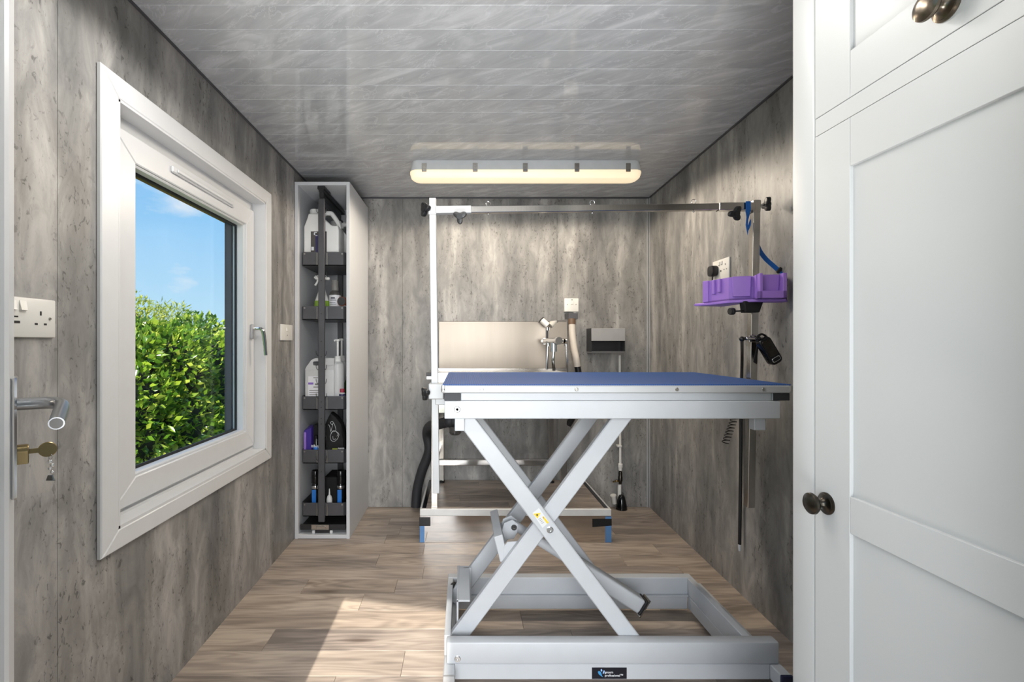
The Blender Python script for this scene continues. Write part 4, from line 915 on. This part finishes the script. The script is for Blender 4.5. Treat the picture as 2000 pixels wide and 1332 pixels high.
def knob(c, axis, r=.021, parent=arm, rotz=0):
    c = Vector(c); q = Vector(axis).normalized().to_track_quat('Z', 'Y').to_matrix().to_4x4()
    poly = []
    for i in range(36):
        a = 2 * math.pi * i / 36; poly.append(((r * (.78 + .30 * math.cos(3 * a))) * math.cos(a + rotz), (r * (.78 + .30 * math.cos(3 * a))) * math.sin(a + rotz)))
    b = B().prism(poly, 0, .016, 'z', .003, 2, Matrix.Translation(c) @ q)
    b.cyl(c + Vector(axis).normalized() * .015, c + Vector(axis).normalized() * .019, r * .42, 16)
    o = obj('clamp_knob', b, M['black'], parent)
    st = B().cyl(c - Vector(axis).normalized() * .022, c, .004, 10); obj('knob_stem', st, M['chrome'], o)
    return o
knob(P(834, 409, YLP) , (-.8, -.6, 0), .026)
knob(P(899, 424, YLP - .040), (-.15, -1, -.1), .024, rotz=.5)
knob(P(1433, 417, YRP - .042), (.25, -1, -.3), .026, rotz=1.2)
knob(P(1493, 400, YRP), (1, -.12, 0), .026)
obj('knob_stem', B().cyl(P(1480, 402, YRP), P(1493, 400, YRP), .004), M['chrome'], arm)
knob(P(835, 768, YLP - .03), (-1, -.55, 0), .024, rotz=.3)
# table clamps
cl = B().box((-.124, 1.690, .860), (-.0700, 1.745, .916), .003).box((-.100, 1.70, .8385), (-.062, 1.735, .862), .002)
obj('table_clamp', cl, M['alu'], arm)
obj('table_clamp', B().box((1.028, 1.722, .862), (1.090, 1.778, .916), .003), M['alu'], arm)
for px in (952, 1154, 1353):
    tt = (px - 851) / (1472 - 851); c = hl.lerp(hr, tt)
    rg = B().tube([c + Vector((.0085 * math.cos(a_), 0, .0215 + .0085 * math.sin(a_))) for a_ in [i * math.pi / 8 for i in range(17)]], .0012, 8)
    rg.cyl(c + Vector((0, 0, .011)), c + Vector((0, 0, .0135)), .003, 10).sphere(c + Vector((0, 0, -.0155)), .0032)
    obj('eye_ring', rg, M['chrome'], arm)
# side arm & clipper holder, black plug on the arm post
hp = thing('clipper', 'black hand clipper hanging in a chrome holder from the right arm post', 'clipper', tuple(P(1500, 690, 1.70)))
ct = P(1501, 684, 1.70)
rot = Matrix.Translation(ct) @ Matrix.Rotation(R(-52 + 90 - 5 - 63 + 90), 4, 'Y')
rot = Matrix.Translation(ct) @ Matrix.Rotation(R(-31), 4, 'Y')
body = rrect(-.023, .023, -.054, .050, .016, 5)
obj('clipper_body', B().prism(body, -.014, .014, 'y', .005, 3, rot), M['blackg'], hp)
obj('clipper_face', B().prism(rrect(-.016, .016, -.022, .040, .006, 4), -.0158, -.0138, 'y', .0008, 1, rot), M['bronzed'], hp)
obj('clipper_trim', B().prism(rrect(-.016, .016, -.044, -.028, .006, 4), -.0156, -.0138, 'y', .0008, 1, rot), M['chrome'], hp)
obj('clipper_inset', B().prism(rrect(-.0135, .0135, -.042, -.030, .005, 4), -.0160, -.0150, 'y', 0, 1, rot), M['blackg'], hp)
obj('clipper_loop', B().tube(smooth([rot @ Vector((-.016, 0, .046)), rot @ Vector((-.012, 0, .060)), rot @ Vector((.008, 0, .062)), rot @ Vector((.018, 0, .046)), rot @ Vector((.022, 0, .02))], 5), .004, 8), M['blackg'], hp)
ho = thing('clipper_holder', 'short chrome jointed holder arm beside the right arm post', 'holder', tuple(P(1462, 662, 1.72)))
ha = B().cyl(P(1457, 661, 1.715), P(1482, 661.5, 1.705), .0048, 12).sphere(P(1459, 661, 1.715), .0065)
obj('holder_rod', ha, M['chrome'], ho)
obj('holder_joint', B().sphere(P(1449, 662, 1.72), .0095).cyl(P(1449, 662, 1.72), P(1457, 661, 1.715), .0055, 12).sphere(P(1481, 661, 1.705), .009), M['black'], ho)
obj('holder_clamp', B().box(tuple(P(1464, 668, 1.7335 - .006)), tuple(P(1477, 655, 1.7335 - .006) + Vector((0, .008, 0))), .001), M['chrome'], ho)
st_ = obj('black_strap', B().prism([(P(a, b, 1.722).x, P(a, b, 1.722).z) for a, b in ((1477, 672), (1480, 672), (1476, 711), (1469.5, 707))], 1.7155, 1.7185, 'y', .0005), M['blackm']); tag(st_, 'short black strap hanging in front of the right arm post', 'strap')
cb_ = thing('hanging_cable', 'long black cable with white tip hanging down the right wall', 'cable', tuple(P(1448, 670, 1.76)))
obj('cable', B().tube(smooth([P(1449, 664, 1.80), P(1449.5, 700, 1.96), P(1447.5, 780, 1.99), P(1447, 860, 1.99), P(1446, 960, 1.99), P(1444.5, 1063, 1.99)]), [.0058] * 10 + [.0065] * 21, 10), M['black'], cb_)
obj('cable_tip', B().cyl(P(1444.5, 1063, 1.99), P(1444.5, 1076, 1.99), .0060, 12, .004), M['white'], cb_, 'white end tip')
cc = []
c0, c1 = P(1436, 812, 1.85), P(1416, 866, 1.85)
for i in range(9 * 12 + 1):
    a_ = 2 * math.pi * i / 12; c = c0.lerp(c1, i / 108); cc.append(c + Vector((.0125 * math.cos(a_), .0125 * math.sin(a_), .0)))
co = obj('coiled_cord', B().tube(cc, .0017, 6), M['black']); tag(co, 'short black coiled cord hanging under the table top at right', 'cord')
# ------------------------------------------------------------------ purple tool tray on the right post
tr_ = thing('tool_tray', 'purple moulded plastic tool tray clamped to the right arm post', 'tray', (1.04, 1.75, 1.2))
zt, zb = 1.300, 1.206
outl = [(.938, 1.86), (.954, 1.830), (.971, 1.742), (1.041, 1.712), (1.029, 1.674), (1.1245, 1.664), (1.148, 1.690), (1.150, 1.725), (1.050, 1.732), (1.040, 1.860), (1.0, 1.91), (.955, 1.90)]
def tray_shell(poly, z0_, z1_, th=.004):
    b = B().prism(poly, z0_, z0_ + .006, 'z')
    for p, q in zip(poly, poly[1:] + poly[:1]):
        p = Vector(p + (0,)); q = Vector(q + (0,)); d = (q - p).normalized(); n = Vector((-d.y, d.x, 0)) * th
        b.hexa([p + Vector((0, 0, z0_)), q + Vector((0, 0, z0_)), q + n + Vector((0, 0, z0_)), p + n + Vector((0, 0, z0_)), p + Vector((0, 0, z1_)), q + Vector((0, 0, z1_)), q + n + Vector((0, 0, z1_)), p + n + Vector((0, 0, z1_))])
    return b
obj('tray_body', tray_shell(outl, zb + .010, zt), M['purple'], tr_)
obj('tray_flange', B().prism([(.914, 1.885), (.950, 1.828), (.969, 1.740), (1.028, 1.690), (1.125, 1.662), (1.151, 1.69), (1.151, 1.728), (1.045, 1.738), (1.04, 1.91)], zb, zb + .010, 'z', .002), M['purple'], tr_)
# relief panels on the faces towards the camera
def facepanel(name, p, q, u0, u1, z0_, z1_, depth, taper=0):
    p = Vector(p + (0,)); q = Vector(q + (0,)); d = q - p; nrm = Vector((d.y, -d.x, 0)).normalized()
    a0 = p + d * (u0 + taper); a1 = p + d * (u1 - taper); b0 = p + d * u0; b1 = p + d * u1
    f = nrm * depth
    obj(name, B().hexa([a0 + Vector((0, 0, z0_)), a1 + Vector((0, 0, z0_)), a1 + f + Vector((0, 0, z0_)), a0 + f + Vector((0, 0, z0_)),
                        b0 + Vector((0, 0, z1_)), b1 + Vector((0, 0, z1_)), b1 + f + Vector((0, 0, z1_)), b0 + f + Vector((0, 0, z1_))], .0015), M['purple'], tr_)
facepanel('tray_pocket', outl[3 - 1], outl[3], .12, .92, zb + .022, zt + .001, .011, .04)
facepanel('tray_pocket', outl[4], outl[5], .03, .14, zb + .010, zt + .003, .020); facepanel('tray_pocket', outl[4], outl[5], .82, .96, zb + .010, zt + .003, .020)
facepanel('tray_pocket', outl[4], outl[5], .03, .96, zb + .010, zb + .036, .020); facepanel('tray_pocket', outl[4], outl[5], .16, .80, zb + .036, zt - .002, .003, .04)
facepanel('tray_rib', outl[1], outl[2], .12, .26, zb + .040, zt, .009); facepanel('tray_rib', outl[1], outl[2], .45, .60, zb + .044, zt, .009)
facepanel('tray_rib', outl[0], outl[1], .0, .7, zb + .012, zt + .001, .006)
bk_ = obj('tray_bracket', B().hexa([tuple(P(1457, 610, 1.70)), tuple(P(1484, 610, 1.70)), tuple(P(1484, 610, 1.70) + Vector((0, .034, 0))), tuple(P(1457, 610, 1.70) + Vector((0, .034, 0))),
                              tuple(P(1454, 588, 1.70)), tuple(P(1492, 588, 1.70)), tuple(P(1492, 588, 1.70) + Vector((0, .034, 0))), tuple(P(1454, 588, 1.70) + Vector((0, .034, 0)))], .002), M['blackm'], tr_, 'black clamp bracket')
obj('bracket_knob', B().cyl(P(1434, 608, 1.71), P(1455, 607, 1.715), .0028, 10).cyl(P(1425, 608, 1.708), P(1433, 608, 1.71), .0125, 8).sphere(P(1429, 608, 1.709), .013, (.6, 1, 1)), M['black'], bk_)
# blue straps
def ribbon(pp, y, w=.0085, th=.0012):
    pts = smooth([P(a, b, yy_) for (a, b), yy_ in zip(pp, y)], 5)
    return B().tube(pts, w, 8, flat=th)
sl = thing('blue_strap', 'blue webbing loop hanging from the overhead bar by the right post', 'strap', tuple(P(1459, 430, 1.72)))
loop = B().box(tuple(P(1457, 413, 1.7255)), tuple(P(1466.5, 393, 1.7255) + Vector((0, .0012, 0))), .0003)
pp = [(P(a, b, 1.7255).x, P(a, b, 1.7255).z) for a, b in ((1457, 405), (1466.5, 405), (1464.5, 416), (1461, 430), (1460.5, 441), (1463, 433), (1466.5, 427), (1466, 440), (1461, 451), (1459.8, 460), (1456, 440), (1457.5, 424), (1455.5, 412))]
loop.prism(pp, 1.7235, 1.7253, 'y', .0003)
obj('strap_loop', loop, M['strap'], sl)
s2_ = thing('grooming_leash', 'blue leash with black slider running from behind the right post to the purple tray', 'leash', tuple(P(1510, 515, 1.72)))
lpts = [P(1479, 478, 1.775), P(1484, 490, 1.775), P(1495, 505, 1.77), P(1508, 517, 1.76), P(1522, 529, 1.745), P(1535, 537, 1.722), P(1541, 548, 1.708)]
rb2 = B(); sm = smooth(lpts, 5); rs = []
for i, p in enumerate(sm):
    d = (sm[min(i + 1, len(sm) - 1)] - sm[max(i - 1, 0)]).normalized(); n = Vector((-d.z, 0, d.x)).normalized() * .0085
    y_ = Vector((0, .0009, 0)); rs.append([p - n - y_, p + n - y_, p + n + y_, p - n + y_])
rb2.ring(rs); obj('webbing', rb2, M['strap'], s2_)
c = P(1522, 528, 1.742)
obj('slider', B().box((-.012, -.004, -.006), (.012, .004, .006), .002, Matrix.Translation(c) @ Matrix.Rotation(R(-50), 4, 'Y')), M['black'], s2_, 'black plastic slider')

# ================================================================== GARDEN outside the window
def leaf_mesh(n, sampler, L, W, seed, droop=.25):
    rnd = random.Random(seed); vs_, fs = [], []
    for _ in range(n):
        p, nrm = sampler(rnd); 
        d = Vector((rnd.gauss(0, 1), rnd.gauss(0, 1), rnd.gauss(0, 1))).normalized() * .8 + nrm * .7 + Vector((0, 0, .25)); d.normalize()
        u = d.cross(Vector((rnd.gauss(0, 1), rnd.gauss(0, 1), rnd.gauss(0, 1)))).normalized(); w_ = u.cross(d)
        l = L * rnd.uniform(.6, 1.25); w = W * rnd.uniform(.7, 1.2); k = len(vs_)
        vs_ += [p, p + d * l * .45 + u * w * .5 + w_ * w * .12, p + d * l - w_ * l * droop * .3, p + d * l * .45 - u * w * .5 + w_ * w * .12, p + d * l * .5]
        fs += [(k, k + 1, k + 4), (k + 1, k + 2, k + 4), (k + 2, k + 3, k + 4), (k + 3, k, k + 4)]
    me = bpy.data.meshes.new('foliage'); me.from_pydata([tuple(v) for v in vs_], [], fs); me.shade_smooth(); return me
def blobs(cs):
    def f(r):
        while True:
            c, rad = cs[r.randrange(len(cs))]
            n = Vector((r.gauss(0, 1), r.gauss(0, 1), r.gauss(0, 1))).normalized()
            if n.x < -.35 or n.z < -.5: continue
            p = Vector(c) + Vector((n.x * rad[0], n.y * rad[1], n.z * rad[2])) * (1 - abs(r.gauss(0, .10)))
            p += Vector((mnoise.noise(p * 5), mnoise.noise(p * 5 + Vector((9, 0, 0))), mnoise.noise(p * 5 + Vector((0, 9, 0))))) * .06
            return p, n
    return f
def shrub(name, label, cs, n, L, W, m, seed, loc):
    o = thing(name, label, 'shrub', loc, None)
    me = leaf_mesh(n, blobs(cs), L, W, seed); me.materials.append(M[m]); f = bpy.data.objects.new('foliage', me); C.objects.link(f); f.parent = o; f.matrix_parent_inverse = Matrix.Translation(-Vector(loc)); f['kind'] = 'stuff'
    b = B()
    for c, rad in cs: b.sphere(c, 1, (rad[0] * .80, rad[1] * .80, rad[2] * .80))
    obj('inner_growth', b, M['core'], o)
    st = B()
    for k in range(5):
        st.tube(smooth([(loc[0] + .08 * k - .16, loc[1] + .1 * k - .2, -.12), (loc[0] + .1 * k - .2, loc[1] + .12 * k - .24, .4), (loc[0] + .12 * k - .24, loc[1] + .16 * k - .3, .8)], 3), .014, 6)
    obj('stems', st, M['stem'], o); return o
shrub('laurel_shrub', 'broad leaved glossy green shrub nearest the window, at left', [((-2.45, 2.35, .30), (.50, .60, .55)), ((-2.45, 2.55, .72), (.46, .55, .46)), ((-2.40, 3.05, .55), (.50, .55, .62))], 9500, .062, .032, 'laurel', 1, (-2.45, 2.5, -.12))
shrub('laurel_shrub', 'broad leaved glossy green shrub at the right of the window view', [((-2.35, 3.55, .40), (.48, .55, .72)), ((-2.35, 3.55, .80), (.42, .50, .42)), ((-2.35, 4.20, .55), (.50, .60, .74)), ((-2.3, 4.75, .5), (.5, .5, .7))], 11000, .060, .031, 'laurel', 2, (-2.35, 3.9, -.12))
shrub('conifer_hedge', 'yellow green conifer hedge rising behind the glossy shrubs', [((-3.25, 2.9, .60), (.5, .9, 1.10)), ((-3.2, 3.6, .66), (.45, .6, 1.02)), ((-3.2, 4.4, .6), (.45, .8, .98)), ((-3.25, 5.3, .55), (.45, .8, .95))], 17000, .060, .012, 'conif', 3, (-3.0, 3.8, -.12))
